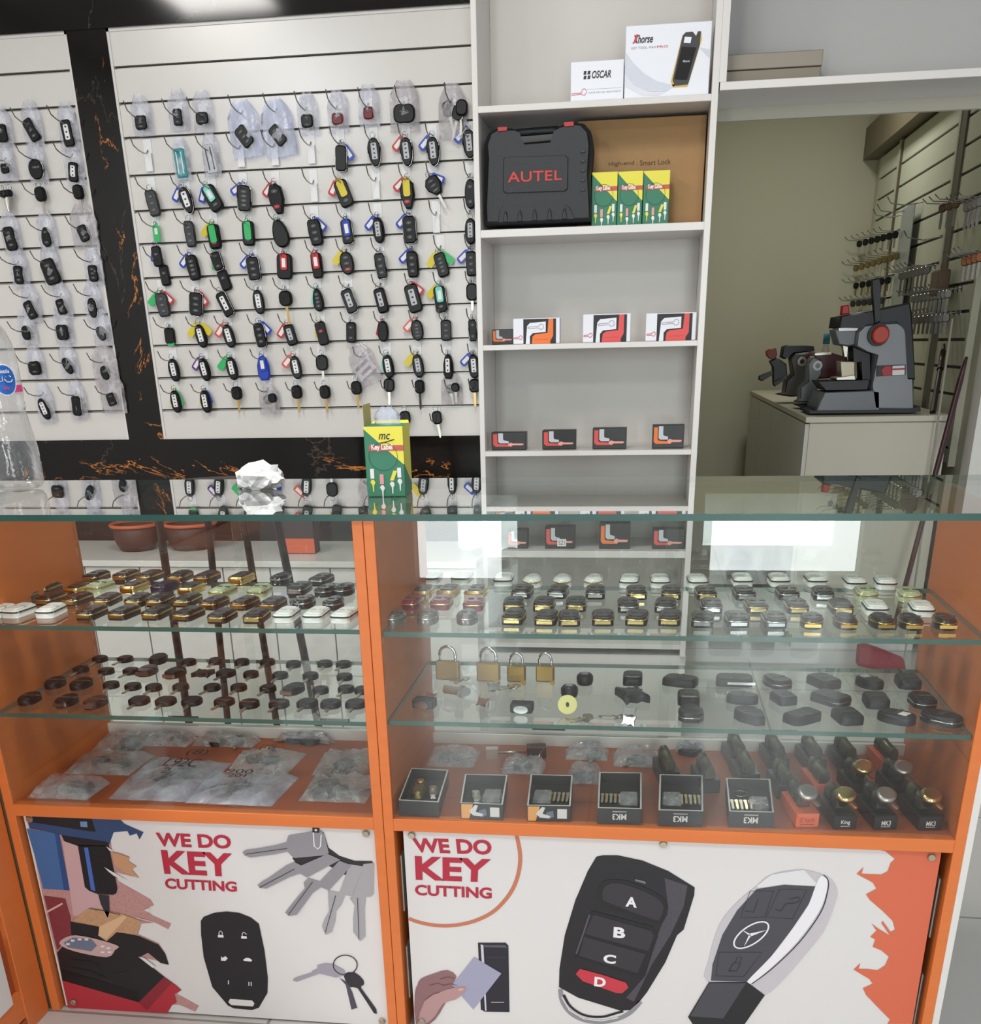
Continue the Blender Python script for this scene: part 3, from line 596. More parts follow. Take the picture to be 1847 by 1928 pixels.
def dowall(rows,where,grpname,x_shift):
    for ri,row in enumerate(rows):
        zl=([1.959]+ROWZ)[ri]
        for ci,(px,py,kind,o) in enumerate(row):
            p=onY(px,py,YK); posn='%s row, %s from left'%(ORD[ri],ORD[ci])
            if kind==E_:
                p=onY(px,py,W-0.02); h=hook(p.x-0.002,zl,True)
                T(h,'bare display hook with white price plate, %s, %s'%(posn,where),'hook','empty display hooks'); continue
            lowrow=(ri==9)
            h=hook(p.x-0.004,zl if not lowrow else 1.070)
            T(h,'metal display hook holding the item in %s, %s'%(posn,where),'hook','display hooks '+where)
            grp='keys hanging '+where; bg='bags hanging '+where
            tilt=R_(o.get('tilt',0)); yj=random.uniform(-0.12,0.12)
            sd=ri*31+ci*7+int(x_shift)
            if kind==0: addfob('car_key',(p.x,YK,p.z),o,fobdesc(o)+', '+posn+', '+where,grp,(0,tilt,yj)); 
            elif kind=='double':
                addfob('car_key',(p.x-0.003,YK-0.004,p.z+0.024),o,fobdesc(o)+', '+posn+', upper of pair, '+where,grp,(0,tilt,yj))
                o2=dict(o); o2['tags']=''; o2['trim']=False; o2['h']=0.062; o2['n']=1
                addfob('car_key',(p.x+0.008,YK+0.012,p.z-0.030),o2,fobdesc(o2)+', '+posn+', lower of pair, '+where,grp,(0,tilt*1.2,yj))
            elif kind in('tag','tag2'):
                t=empty('key_tag',(p.x,YK,p.z+0.022)); tg=part('tag',('g',),lambda: tagmesh(0.060),TAGC['g'],t); part('insert',('tw',kind),lambda: MB().prism(rrect(0.010,0.018,0.0015,2,0,-0.027),-0.003,-0.0034),paper,t)
                T(t,'green key tag alone on its hook, %s, %s'%(posn,where),'key tag',grp)
                if kind=='tag2': addfob('car_key',(p.x-0.003,YK+0.010,p.z-0.006),rc('',0,w=.034,h=.05,n=0),'small black car key behind green tag, '+posn+', '+where,grp)
            elif kind=='card':
                t=empty('remote_card',(p.x,YK,p.z),(0,R_(-8 if o['col']=='w' else -3),0))
                part('case',(o['col'],),lambda: MB().prism(rrect(0.034,0.078,0.004,2),0,-0.012,bev=0.002),mat('teal card','1f8c93',0.4) if o['col']=='t' else pgrey,t)
                part('slot',(o['col'],),lambda: MB().box(0.006,0.009,-0.0135,-0.011,-0.03,0.03).box(-0.010,-0.007,-0.0135,-0.011,-0.03,0.03),white if o['col']=='t' else dgrey,t)
                T(t,('teal' if o['col']=='t' else 'silver grey')+' smart card remote with long slots, '+posn+', '+where,'key card',grp)
                bag('plastic_bag',p.x,p.z+0.012,0.055,0.115,bagm,'clear bag around the %s remote card, %s'%('teal' if o['col']=='t' else 'silver grey',where),bg,seed=sd)
            elif kind=='bunch':
                for q in range(4):
                    oo=dict(o); addfob('key_blank',(p.x+0.008*(q-1.5),YK-0.004*q,p.z+0.01),oo,'thin silver key in hanging bunch, '+ORD[q]+' from left of the bunch, '+where,'silver keys in the bunch',(0,R_(-8+5*q),0.3*q))
            else:
                m={'bag':bagm,'wbag':bagw,'hbag':bagh,'kbag':bagh,'cbag':bagh}[kind]
                if kind=='cbag':
                    cq=empty('parts_card',(p.x+0.002,YK+0.006,p.z-0.012),(0,R_(-38),0))
                    part('card',('pc',),lambda: MB().box(-0.034,0.034,-0.004,0,-0.024,0.024),mat('card grey','d9d2d4',0.6),cq)
                    part('strip',('ps',),lambda: MB().box(-0.028,0.026,-0.0052,-0.004,0.008,0.018),mat('card print','75757e',0.6),cq)
                    part('strip',('pt',),lambda: MB().box(-0.020,0.020,-0.0052,-0.004,-0.014,-0.004),mat('card print','75757e',0.6),cq)
                    T(cq,'grey printed card inside clear hanging bag, '+posn,'card',grp)
                    bag('plastic_bag',p.x,p.z,0.085,0.13,m,'large clear bag holding the printed card, '+where,bg,tilt=-20,seed=sd); continue
                o1=dict(o); o1['ring']=False
                if kind=='kbag':
                    for q,(dx,dz,rr) in enumerate(((-0.012,0.008,-1),(0.018,-0.006,1.4),(0.030,0.006,.4)) if ri==0 else ((-0.004,0,1),(0.014,0.004,.3))):
                        addfob('car_key',(p.x+dx,YK+0.006-0.006*q,p.z+dz),o1,fobdesc(o1)+' bagged, '+ORD[q]+' of its bag, '+posn,grp,(0,tilt*rr,0))
                else: addfob('car_key',(p.x,YK,p.z),o1,fobdesc(o1)+' in a bag, '+posn+', '+where,grp,(0,tilt,0))
                W_={'bag':(0.064,max(0.108,o['h']+0.056)),'wbag':(0.10,0.15),'hbag':(0.09,0.13),'kbag':(0.085,0.14)}[kind]
                if ri==8 and kind=='kbag': W_=(0.07,0.095)
                bag('plastic_bag',p.x,p.z+(0.02 if kind!='kbag' else 0.0),W_[0],W_[1],m,('milky' if kind=='wbag' else 'clear')+' bag round the key in %s, %s'%(posn,where),bg,seed=sd,tilt=-6 if kind=='wbag' else 0)
dowall(ROWS,'main panel','main',0)
dowall(LEFT,'left panel','left',1000)
# ================================================================ PRINTED FACES
class Face:
    """flat printed side at plane y=Y of a parent standing at loc; coords are either 0-1 on the side or photo pixels on its plane"""
    def __init__(s,parent,Y,x0=0,x1=0,z0=0,z1=0,px=False):
        s.p=parent; s.Y=Y; s.b=(x0,x1,z0,z1); s.px=px; s.L=Vector(parent.location) if parent else Vector((0,0,0)); s.k=0
        s.rot=parent.rotation_euler.z if parent else 0
    def P(s,u,v):
        if s.px:
            q=onY(u,v,s.Y); return (q.x-s.L.x,q.z-s.L.z)
        x0,x1,z0,z1=s.b; return (x0+(x1-x0)*u,z0+(z1-z0)*v)
    def y(s,layer): return (s.Y-s.L.y if s.px else s.Y)-0.0004-0.0004*layer
    def poly(s,name,pts,m,layer=1,smooth=0):
        q=[s.P(*p) for p in pts]
        if smooth:
            r=[]; n=len(q)
            for i in range(n):
                p0,p1,p2,p3=q[i-1],q[i],q[(i+1)%n],q[(i+2)%n]
                for t in [k/smooth for k in range(smooth)]:
                    r.append(tuple(0.5*((2*p1[j])+(-p0[j]+p2[j])*t+(2*p0[j]-5*p1[j]+4*p2[j]-p3[j])*t*t+(-p0[j]+3*p1[j]-3*p2[j]+p3[j])*t**3) for j in (0,1)))
            q=r
        y=s.y(layer); n=len(q); a=sum(q[i][0]*q[(i+1)%n][1]-q[(i+1)%n][0]*q[i][1] for i in range(n))
        if a<0: q=q[::-1]
        mb=MB(); mb.add([(x,y,z) for x,z in q],[tuple(range(n))]); o=mb.ob(name,m,s.p); return o
    def rect(s,name,u0,v0,u1,v1,m,layer=1): return s.poly(name,[(u0,v0),(u1,v0),(u1,v1),(u0,v1)],m,layer)
    def text(s,name,t,bl,br,tr,tl,m,layer=2,bold=0.0,spacing=1.0,shear=0.0,par=None):
        q=[Vector((s.P(*c)[0],s.y(layer),s.P(*c)[1])) for c in (bl,br,tr,tl)]
        return text_quad(name,t,q,m,par or s.p,bold,spacing,shear,Vector((0,0,0)))
    def tbox(s,name,t,u0,v0,u1,v1,m,layer=2,bold=0.0,**k): return s.text(name,t,(u0,v0),(u1,v0),(u1,v1),(u0,v1),m,layer,bold,**k)
    def line(s,name,pts,wd,m,layer=2,closed=False):
        q=[s.P(*p) for p in pts]
        if 5<len(q)<14:
            r=[]; n=len(q)
            for i in range(n if closed else n-1):
                g=(lambda j:q[j%n]) if closed else (lambda j:q[max(0,min(n-1,j))])
                p0,p1,p2,p3=g(i-1),g(i),g(i+1),g(i+2)
                for t in (0,.25,.5,.75): r.append(tuple(0.5*((2*p1[j])+(-p0[j]+p2[j])*t+(2*p0[j]-5*p1[j]+4*p2[j]-p3[j])*t*t+(-p0[j]+3*p1[j]-3*p2[j]+p3[j])*t**3) for j in (0,1)))
            q=r+([] if closed else [q[-1]])
        y=s.y(layer); vs=[];n=len(q)
        for i,(x,z) in enumerate(q):
            a=q[(i-1)%n] if (closed or i) else q[i]; b=q[(i+1)%n] if (closed or i<n-1) else q[i]
            dx,dz=b[0]-a[0],b[1]-a[1]; l=math.hypot(dx,dz) or 1; nx,nz=-dz/l*wd/2,dx/l*wd/2
            vs+=[(x+nx,y,z+nz),(x-nx,y,z-nz)]
        fs=[(2*i,2*i+1,2*((i+1)%n)+1,2*((i+1)%n)) for i in range(n if closed else n-1)]
        return MB().add(vs,fs).ob(name,m,s.p)
def boxthing(name,px0,ptop,px1,zb_,Y,dep,m,label,cat,group=None,rz=0,lid=None):
    a=onY(px0,ptop,Y); b=onY(px1,ptop,Y); w=b.x-a.x; h=(a.z+b.z)/2-zb_
    t=empty(name,((a.x+b.x)/2,Y,zb_),(0,0,rz)); T(t,label,cat,group)
    bevel(MB().box(-w/2,w/2,0,dep,0.0005,h).ob('carton',m,t),0.0012,1)
    return t,w,h,Face(t,0,-w/2,w/2,0,h)
coolw=mat('cool white card','eceef6',0.45); blk=mat('print black','1c1a1e',0.5); redi=mat('print red','d0352f',0.5); orng=mat('print orange','f07a30',0.45)
gryi=mat('print grey','9a9ca4',0.5); silv=mat('print silver','c8cacf',0.4); swoosh=mat('print pale grey','d3d7e2',0.5); swoosh2=mat('print paler grey','dfe2ea',0.5)
# ---- Oscar box and tablet box on the top shelf
t,w_,h_,F=boxthing('product_box',1075,114,1175,1.8615,SF+0.035,0.08,coolw,'small white OSCAR carton with red key drawing beside the larger white box','box')
t['label']='small white carton with red key drawing, left of the larger white box'
F.tbox('brand_lettering','OSCAR',0.40,0.58,0.76,0.76,blk,bold=0.02,shear=0.25)
for i in range(2):
    for j in range(2): F.poly('brand_mark',[(0.24+i*.075,0.57+j*.11),(0.29+i*.075,0.57+j*.11),(0.30+i*.075,0.655+j*.11),(0.25+i*.075,0.655+j*.11)],blk)
F.line('key_drawing',[(0.04,0.24),(0.20,0.25),(0.22,0.32),(0.27,0.34),(0.30,0.27),(0.27,0.19),(0.22,0.20),(0.20,0.22),(0.04,0.20)],0.0012,redi,closed=True)
F.rect('rule',0.30,0.32,0.97,0.325,gryi); F.tbox('small_print','LOCK KEY SET BOX PARTS',0.34,0.22,0.95,0.26,gryi)
t,w_,h_,F=boxthing('product_box',1179,44,1341,1.8615,SF+0.03,0.10,coolw,'large white carton picturing a dark handheld key programmer on the top shelf','box')
F.poly('swoosh',[(0,0.66),(0.1,0.5),(0.22,0.36),(0.38,0.24),(0.55,0.18),(0.62,0.18),(0.5,0.09),(0.3,0.10),(0.12,0.2),(0,0.36)],swoosh,1)
F.poly('swoosh',[(0,0.34),(0.12,0.19),(0.3,0.09),(0.5,0.085),(0.4,0.04),(0.2,0.06),(0,0.2)],swoosh2,1)
F.poly('swoosh',[(0.86,0.66),(1,0.62),(1,0.5),(0.93,0.58)],swoosh,1)
F.tbox('brand_lettering','Xhorse',0.08,0.76,0.32,0.87,blk,bold=0.02,shear=0.3); F.poly('brand_accent',[(0.09,0.77),(0.12,0.77),(0.145,0.88),(0.12,0.88)],redi,3)
F.tbox('product_lettering','KEY TOOL MAX',0.07,0.685,0.36,0.715,gryi); F.tbox('product_lettering','PRO',0.37,0.685,0.50,0.715,redi)
F.poly('device_picture',[(0.66,0.82),(0.70,0.86),(0.79,0.86),(0.83,0.80),(0.85,0.86),(0.88,0.86),(0.89,0.76),(0.75,0.14),(0.58,0.14),(0.55,0.22)],gold,1)
F.poly('device_picture',[(0.665,0.83),(0.70,0.87),(0.78,0.87),(0.82,0.81),(0.84,0.87),(0.875,0.87),(0.87,0.70),(0.755,0.17),(0.60,0.16),(0.57,0.24)],dgrey,2)
F.poly('device_window',[(0.69,0.81),(0.77,0.80),(0.76,0.72),(0.68,0.73)],coolw,3)
F.poly('device_screen',[(0.66,0.68),(0.83,0.66),(0.74,0.23),(0.59,0.25)],blackg,3); F.tbox('device_lettering','Xhorse',0.68,0.47,0.76,0.50,coolw,4)
# ---- tool case
za=1.5605
cy=SF+0.03
outl=[(908,420),(906,395),(908,300),(907,270),(916,248),(930,241),(965,240),(1062,232),(1083,229),(1100,232),(1112,246),(1116,272),(1112,330),(1113,400),(1112,414)]
t=empty('tool_case',(onY(1010,410,cy).x,cy,za)); T(t,'black moulded plastic tool case with red latches and red AUTEL lettering','tool case')
t['label']='black moulded plastic tool case with carry handle, red latches and red lettering'
lx=t.location.x
def P4(pts,Y=cy,t_=t): return [(q.x-t_.location.x,max(q.z-t_.location.z,0.0005)) for q in (onY(a,b,Y) for a,b in pts)]
sh=mat('moulded black plastic','1d1f23',0.5,bump=0.15,scale=300)
body=[(913,424),(911,395),(913,300),(911,272),(918,250),(930,242),(962,240),(972,243),(980,268),(1042,262),(1048,238),(1062,233),(1083,229),(1100,232),(1112,246),(1116,272),(1112,330),(1114,400),(1113,416)]
MB().prism(P4(body),0.11,0,bev=0.012).ob('shell',sh,t)
hp=P4([(964,243),(985,240),(1044,236),(1052,239)])
hz=[P4([(967,262)])[0],P4([(971,244)])[0],P4([(1010,241)])[0],P4([(1046,238)])[0],P4([(1047,258)])[0]]
MB().tube([(a,0.05,b) for a,b in hz],[0.009,0.010,0.010,0.010,0.009],10).ob('handle',sh,t)
MB().prism(P4([(948,300),(952,296),(1064,293),(1070,297),(1069,355),(1064,360),(952,364),(947,359)]),0,-0.004,bev=0.002).ob('badge_panel',sh,t)
F=Face(t,cy-0.004,px=True); F.text('lettering','AUTEL',(956,344),(1058,339),(1058,320),(956,324),redi,2,bold=0.01,spacing=1.05)
for q in ([(937,240),(955,239),(955,246),(938,248)],[(1061,231),(1080,229),(1081,237),(1063,239)]):
    MB().prism(P4(q),0.03,-0.004,bev=0.001).ob('latch',redp,t)
for x in (952,979,1007,1035,1063):
    MB().prism(P4([(x-5,419-(x-952)*.05),(x-3,402-(x-952)*.05),(x,396-(x-952)*.05),(x+3,402-(x-952)*.05),(x+5,419-(x-952)*.05)]),0,-0.006,bev=0.003).ob('foot_rib',sh,t)
for k in range(5):
    y=284+18*k; MB().prism(P4([(1093,y),(1102,y-1),(1102,y+3),(1093,y+4)]),0,-0.004,bev=0.001).ob('hinge_tab',dgrey,t)
MB().prism(P4([(941,395),(947,389),(1065,385),(1073,391),(1082,412),(938,419)]),0,-0.0025,bev=0.0015).ob('lower_band',sh,t)
# ---- cardboard box and label cartons
t,w_,h_,F=boxthing('cardboard_box',1088,222,1331,za,SF+0.14,0.12,cardb,'large brown cardboard box printed High-end Smart Lock behind the green cartons','box')
F2=Face(t,SF+0.14,px=True); pb=mat('print brown','5b3d22',0.7)
F2.text('lettering','High-end',(1146,315),(1194,313),(1194,302),(1146,305),pb,2); F2.text('lettering','Smart Lock',(1205,312),(1263,309),(1263,299),(1205,302),pb,2)
F2.line('rule',[(1199,305),(1199,313)],0.0006,pb)
def keybox(px0,ptop,px1,zb_,Y,dep,label,group=None,rz=0,op=False):
    t,w_,h_,F=boxthing('label_carton',px0,ptop,px1,zb_,Y,dep,greenb,label,'box',group,rz)
    F.poly('yellow_print',[(0,1),(0,.97),(0.98,0.47),(1,0.47),(1,1)],yellowb,1)
    F.rect('red_strip',0.12,0.66,1,0.74,mat('strip red','c8574a',0.5),2)
    F.tbox('lettering','Key Label',0.18,0.655,0.72,0.755,mat('lettering white','f2f0ee',0.5),3,bold=0.03)
    F.line('ring_print',[(0.47+0.37*math.cos(a),0.58+0.20*math.sin(a)) for a in [k*math.pi/10 for k in range(20)]],w_*0.012,mat('print dark green','123f35',0.5),3,True)
    for i,(u,v,c) in enumerate(((0.16,0.36,'w'),(0.40,0.28,'p'),(0.66,0.33,'y'),(0.86,0.37,'w'))):
        m={'w':paper,'p':mat('print pink','e59a9a',.5),'y':yellowb}[c]; du=0.10 if c=='y' else 0
        F.poly('tag_print',[(u-.05,v-.09),(u+.05,v-.09),(u+.05+du,v+.05),(u-.05+du,v+.05)],m,2)
        F.poly('key_print',[(u-.06,v-.14),(u-.02,v-.105),(u+.04,v-.11),(u+.07,v-.15),(u+.03,v-.19),(u+.02,v-.28),(u-.005,v-.28),(u-.01,v-.19)],yellowb if i==0 else paper,2)
    MB().add([(w_/2+0.0003,0.0,h_*0.47),(w_/2+0.0003,0.0,h_),(w_/2+0.0003,dep*0.98,h_),(w_/2+0.0003,dep*0.98,h_*0.12)],[(0,3,2,1)]).ob('yellow_side',yellowb,t)
    return t,w_,h_,F
for i,(a,b) in enumerate(((1115,1163),(1164,1211),(1212.5,1262))):
    keybox(a,324-i*1.5,b,za,SF+0.055,0.05,['green and yellow key tag carton leaning next to the black tool case','middle one of three green and yellow key tag cartons','green and yellow key tag carton at right end of the trio'][i],'green cartons in front of the cardboard box')
# ---- small key lock boxes
def lockbox(px0,ptop,px1,zb_,Y,style,label,group,dep=0.05,rz=0):
    base=coolw if style in('w','wk') else mat('carton black','1b1a1c',0.35)
    t,w_,h_,F=boxthing('lock_carton',px0,ptop,px1,zb_,Y,dep,base,label,'box',group,rz)
    if style in('w','wk'):
        F.poly('black_print',[(0.22,0),(0.92,0),(0.92,0.97),(0.22,0.97)],blk,1)
        F.poly('white_print',[(0.27,0),(0.30,0.70),(0.36,0.82),(0.70,0.86),(0.70,0.46),(0.42,0.42),(0.36,0.30),(0.36,0)],coolw,2)
        F.poly('orange_print',[(0.40,0),(0.42,0.30),(0.48,0.38),(0.74,0.42),(0.76,0.97),(0.86,0.97),(0.86,0.30),(0.80,0.12),(0.80,0)],orng if 'orange' in label else mat('print coral','e0504e',.45),2)
        F.line('key_outline',[(0.34,0.66),(0.54,0.68),(0.58,0.76),(0.64,0.74),(0.65,0.60),(0.58,0.56),(0.54,0.62),(0.34,0.60)],w_*0.012,gryi,3,True)
        F.line('key_outline',[(0.03,0.26),(0.12,0.28),(0.16,0.34),(0.2,0.28),(0.16,0.18),(0.12,0.22),(0.03,0.22)],w_*0.01,redi,2,True)
        F.tbox('small_print','key lock cylinder',0.47,0.14,0.76,0.20,redi,3)
    else:
        c=mat('print coral','e0504e',.45) if style!='bo' else orng
        F.poly('red_print',[(0.05,0.9),(0.05,0.3),(0.12,0.2),(0.6,0.2),(0.6,0.3),(0.2,0.34),(0.17,0.42),(0.17,0.9)],c,1)
        F.poly('grey_print',[(0.20,0.95),(0.20,0.45),(0.26,0.38),(0.5,0.38),(0.5,0.5),(0.36,0.55),(0.34,0.62),(0.34,0.95)],silv,1)
        F.poly('key_picture',[(0.48,0.34),(0.56,0.42),(0.63,0.37),(0.92,0.36),(0.94,0.32),(0.90,0.27),(0.63,0.27),(0.55,0.20),(0.48,0.27)],mat('print pink key','efa69a',.5),2)
        if style=='s': F.rect('price_sticker',0.42,0.12,0.72,0.45,paper,3); F.tbox('sticker_writing','SZ1',0.46,0.18,0.68,0.38,blk,4)
    return t
z3=1.2565; g3='lock cartons on the third shelf'
lockbox(926,620,966,z3,SF+0.10,'bo','small black and orange carton half hidden at left end of the third shelf',g3)
lockbox(966,599,1054,z3,SF+0.04,'w','white carton with orange stripe print, leftmost white box on the third shelf',g3)
lockbox(1098,591,1188,z3,SF+0.05,'w','white carton with red stripe print standing mid third shelf',g3)
lockbox(1217,589,1312,z3,SF+0.05,'wk','white carton with black marks at right end of the third shelf',g3)
z4=0.9525; g4='lock cartons on the fourth shelf'
for a,b_,c,st,l in ((925,814,990,'b','black carton with red corner print, leftmost on the fourth shelf'),(1021,810,1084,'bk','black and white carton with large pink key, second on the fourth shelf'),(1116,806,1180,'b','black carton with pink key, third on the fourth shelf'),(1229,800,1289,'bo','black carton with orange key, rightmost on the fourth shelf')):
    lockbox(a,b_,c,z4,SF+0.04,st,l,g4)
z5=0.6455; g5='lock cartons on the shelf seen through the counter'
for a,b_,c,st,l in ((955,998,993,'b','small black carton leaning at left, on the shelf seen through the counter glass'),(1026,992,1082,'s','black carton with white price sticker on the shelf seen through counter glass'),(1129,985,1187,'bo','tall black carton with orange corner on the shelf seen through counter glass'),(1229,996,1289,'b','wide black carton, rightmost on the shelf seen through the counter glass')):
    lockbox(a,b_,c,z5,SF+0.04,st,l,g5)
# ================================================================ ON THE COUNTER
t,w_,h_,F=keybox(684,803,757,ct,1.90,0.085,'open green and yellow key tag carton with handwriting, standing on the glass counter',rz=R_(4))
F.tbox('handwriting','mc',0.38,0.82,0.68,0.90,ink,4,shear=0.3,bold=0.01); F.line('handwriting',[(0.42,0.765),(0.60,0.79),(0.78,0.82)],0.0018,ink,4)
MB().box(-w_/2,-w_/2+0.001,0.005,0.08,h_,h_+0.035).ob('open_flap',mat('flap card','b9a86c',.7),t); MB().add([(-w_/2,0.084,h_),(w_/2,0.084,h_),(w_/2-0.004,0.105,h_+0.004),(-w_/2+0.004,0.105,h_+0.004)],[(0,1,2,3)]).ob('open_flap',yellowb,t)
bxl=t.location
bag('plastic_bag',bxl.x-0.004,ct+h_+0.006,0.046,0.045,bagw,'crumpled milky plastic bag sticking out of the open key tag carton',None,ypos=bxl.y+0.08,seed=5,yth=0.05)
# crumpled paper
rnd=random.Random(3)
import bmesh
bm=bmesh.new(); bmesh.ops.create_icosphere(bm,subdivisions=3,radius=1)
from mathutils import noise as NZ
for v in bm.verts:
    d=v.co.normalized(); k=0.80+0.55*NZ.noise(d*1.3+Vector((5,2,1)))+0.30*NZ.noise(d*3.0)+0.035*rnd.uniform(-1,1)
    v.co=d*k*1.15
pc=onZ(484,924,ct)
for v in bm.verts: v.co=Vector((v.co.x*0.045,v.co.y*0.036,max(0.0005,(v.co.z*0.029+0.019))))
me=bpy.data.meshes.new('crumpled_paper'); bm.to_mesh(me); bm.free(); me.materials.append(paper)
o=bpy.data.objects.new('crumpled_paper',me); o.location=(pc.x+0.0,pc.y+0.03,ct); link(o); T(o,'crumpled white paper tissue lying on the glass counter','paper')
# water bottle
pbt=onZ(36,922,ct)
t=empty('water_bottle',(pbt.x,pbt.y,ct)); T(t,'clear plastic water bottle with pink and blue label at the left of the counter','bottle')
prof=[(0.030,0.001),(0.044,0.004),(0.050,0.014),(0.0515,0.03),(0.0505,0.075),(0.047,0.10),(0.043,0.125),(0.0405,0.145),(0.0405,0.150),(0.0425,0.153),(0.0405,0.157),(0.0425,0.161),(0.0405,0.166),(0.042,0.175),(0.042,0.245),(0.038,0.265),(0.030,0.287),(0.018,0.305),(0.0135,0.312),(0.0135,0.325)]
MB().lathe(prof,32,capt=False).ob('body',petm,t)
MB().lathe([(0.0155,0.318),(0.0155,0.334)],20).ob('cap',mat('blue cap','2a62b8',0.4),t)
lb=MB(); R0=0.0426
pink=mat('label pink','e0357e',0.35); lwh=mat('label clear white','e9e2ea',0.3)
lb.lathe([(R0,0.180),(R0,0.192)],32,capb=False,capt=False).ob('pink_label',pink,t)
# oval label logo wrapped on the bottle, facing the viewer
def wrap(name,fn,m,r,n=24,cz=0.202,ang=0.85):
    pts=fn(n); q=[]
    for u,v in pts: a=-math.pi/2+ang+u/r; q.append((r*math.cos(a),r*math.sin(a),cz+v))
    a0=-math.pi/2+ang; q.append((r*math.cos(a0),r*math.sin(a0),cz)); k=len(q)-1
    MB().add(q,[(i,(i+1)%k,k) for i in range(k)]).ob(name,m,t)
wrap('logo_rim',lambda n:oval(0.048,0.056,n,2.0),lwh,R0+0.0008); wrap('logo_oval',lambda n:oval(0.043,0.051,n,2.0),mat('label blue','1d5fae',0.35),R0+0.0018)
for s_,zc,hh,ww,m in (('Nestle',0.217,0.007,0.022,lwh),('life',0.188,0.006,0.010,pink)):
    vs,fs=textmesh(s_,0.01); q=[]
    for u,v in vs: a=-math.pi/2+0.85+(u-0.5)*ww/(R0+.0028); q.append(((R0+.0028)*math.cos(a),(R0+.0028)*math.sin(a),zc+(v-0.5)*hh))
    MB().add(q,fs).ob('logo_lettering',m,t)
ar=[[(0.014,-.002),(0.010,-.006),(0.003,-.006),(-0.001,-.001),(0.003,0.004)],[(-0.004,0.005),(-0.004,-.004),(-0.010,-.005),(-0.014,0.001)],[(0.008,0.005),(0.011,0.003)]]
for st in ar:
    mb=MB(); q=[]
    for u,v in st: a=-math.pi/2+0.85+u/R0; q.append(((R0+.003)*math.cos(a),(R0+.003)*math.sin(a),0.204+v))
    mb.tube(q,0.0009,5).ob('logo_script',lwh,t)
# ================================================================ BEHIND THE COUNTER
t=empty('bar_stool',(-1.05,2.68,0)); T(t,'tall dark four legged stool behind the left display case','stool')
dst=mat('dark steel tube','2b2524',0.35,0.4); LG=[((300,985),(357,1370),2.5),((392,985),(430,1370),2.85),((460,985),(522,1370),2.85),((523,985),(600,1370),2.5)]
tops=[]
for (a_,b_,Y_) in LG:
    pa,pb=onY(*a_,Y_),onY(*b_,Y_); k=(pa.z)/(pa.z-pb.z); bot=pa+(pb-pa)*k; k2=(pa.z-0.9)/(pa.z-pb.z); top=pa+(pb-pa)*k2; tops.append(top)
    MB().tube([tuple(top-t.location),tuple(bot-t.location+Vector((0,0,0.003)))],0.0105,8).ob('leg',dst,t)
c_=sum(tops,Vector())/4-t.location; MB().lathe([(0.15,0.90),(0.185,0.905),(0.19,0.93),(0.17,0.95)],28,c=(c_.x,c_.y,0)).ob('seat',mat('dark brown leatherette','3a2420',0.5),t)
pts_=[]
for i in (0,1,2,3):
    a_,b_,Y_=LG[i]; pa,pb=onY(*a_,Y_),onY(*b_,Y_); k=(pa.z-0.22)/(pa.z-pb.z); pts_.append(tuple(pa+(pb-pa)*k-t.location))
MB().tube(pts_,0.007,6,closed=True).ob('foot_bar',dst,t)
# shallow brown bowls on the base cabinet
def bowl(px,py,r,label):
    q=onZ(px,py,zb); t=empty('storage_bowl',(q.x,q.y+0.06,zb)); T(t,label,'bowl','brown bowls on the base cabinet')
    mb=MB(); mb.lathe([(r*.72,0.0005),(r*.9,0.03),(r,0.085),(r-.004,0.085),(r*.87,0.032),(r*.68,0.006)],28,capt=True); mb.ob('body',mat('dark brown bowl','4a2a22',0.5),t)
    MB().tube([(r*math.cos(k*math.pi/14),r*math.sin(k*math.pi/14),0.085) for k in range(28)],0.006,6,closed=True).ob('rim',mat('orange rim','d0623a',0.45),t)
bowl(246,1040,0.080,'brown bowl with orange rim on base cabinet, left of the pair'); bowl(350,1038,0.088,'brown bowl with orange rim on base cabinet, right of the pair')
q=onZ(561,1043,zb); t=empty('accessory_box',(q.x,q.y,zb)); T(t,'small dark box with orange label strip on the base cabinet','box')
MB().box(-0.06,0.06,0,0.06,0.0005,0.12).ob('carton',mat('dark carton','33272c',0.5),t); Face(t,0,-0.06,0.06,0,0.12).rect('orange_label',0.0,0.02,1,0.42,mat('label orange','d8603e',.5))
# ================================================================ KEY COVERS ON THE UPPER GLASS SHELVES
gls=mat('pale green clear plastic','b9c29a',0.15,coat=0.5); goldw=mat('pale gold','e2cc8e',0.2,1.0); wcov=mat('white cover','ecebe6',0.25); burg=mat('burgundy gloss','7a1830',0.2,coat=0.5)
purp=mat('purple black gloss','2a2236',0.25); brn=mat('brown gloss','3a201a',0.25,coat=0.4); gryc=mat('grey metal cover','8d8a84',0.25,0.8); cov=mat('dark cover','211c1a',0.3,coat=0.3)
CK={'k':('black gold-edged key cover',cov,goldw,'rect'),'w':('white key cover',wcov,dgrey,'rect'),'g':('translucent green key cover with gold edge',gls,goldw,'rect'),'p':('dark purple key cover',purp,None,'rect'),
 'n':('brown gold-edged key cover',brn,gold,'rect'),'b':('plain black key cover',blackg,chrome,'pear'),'r':('burgundy key cover',burg,goldw,'rect'),'s':('silver grey key cover',gryc,chrome,'oval'),'o':('black oval gold-tipped key cover',cov,gold,'oval'),'m':('black chrome-edged key cover',cov,chrome,'rect'),'v':('pale gold key cover',goldw,gold,'rect'),'a':('white hexagonal key cover',wcov,goldw,'hex')}
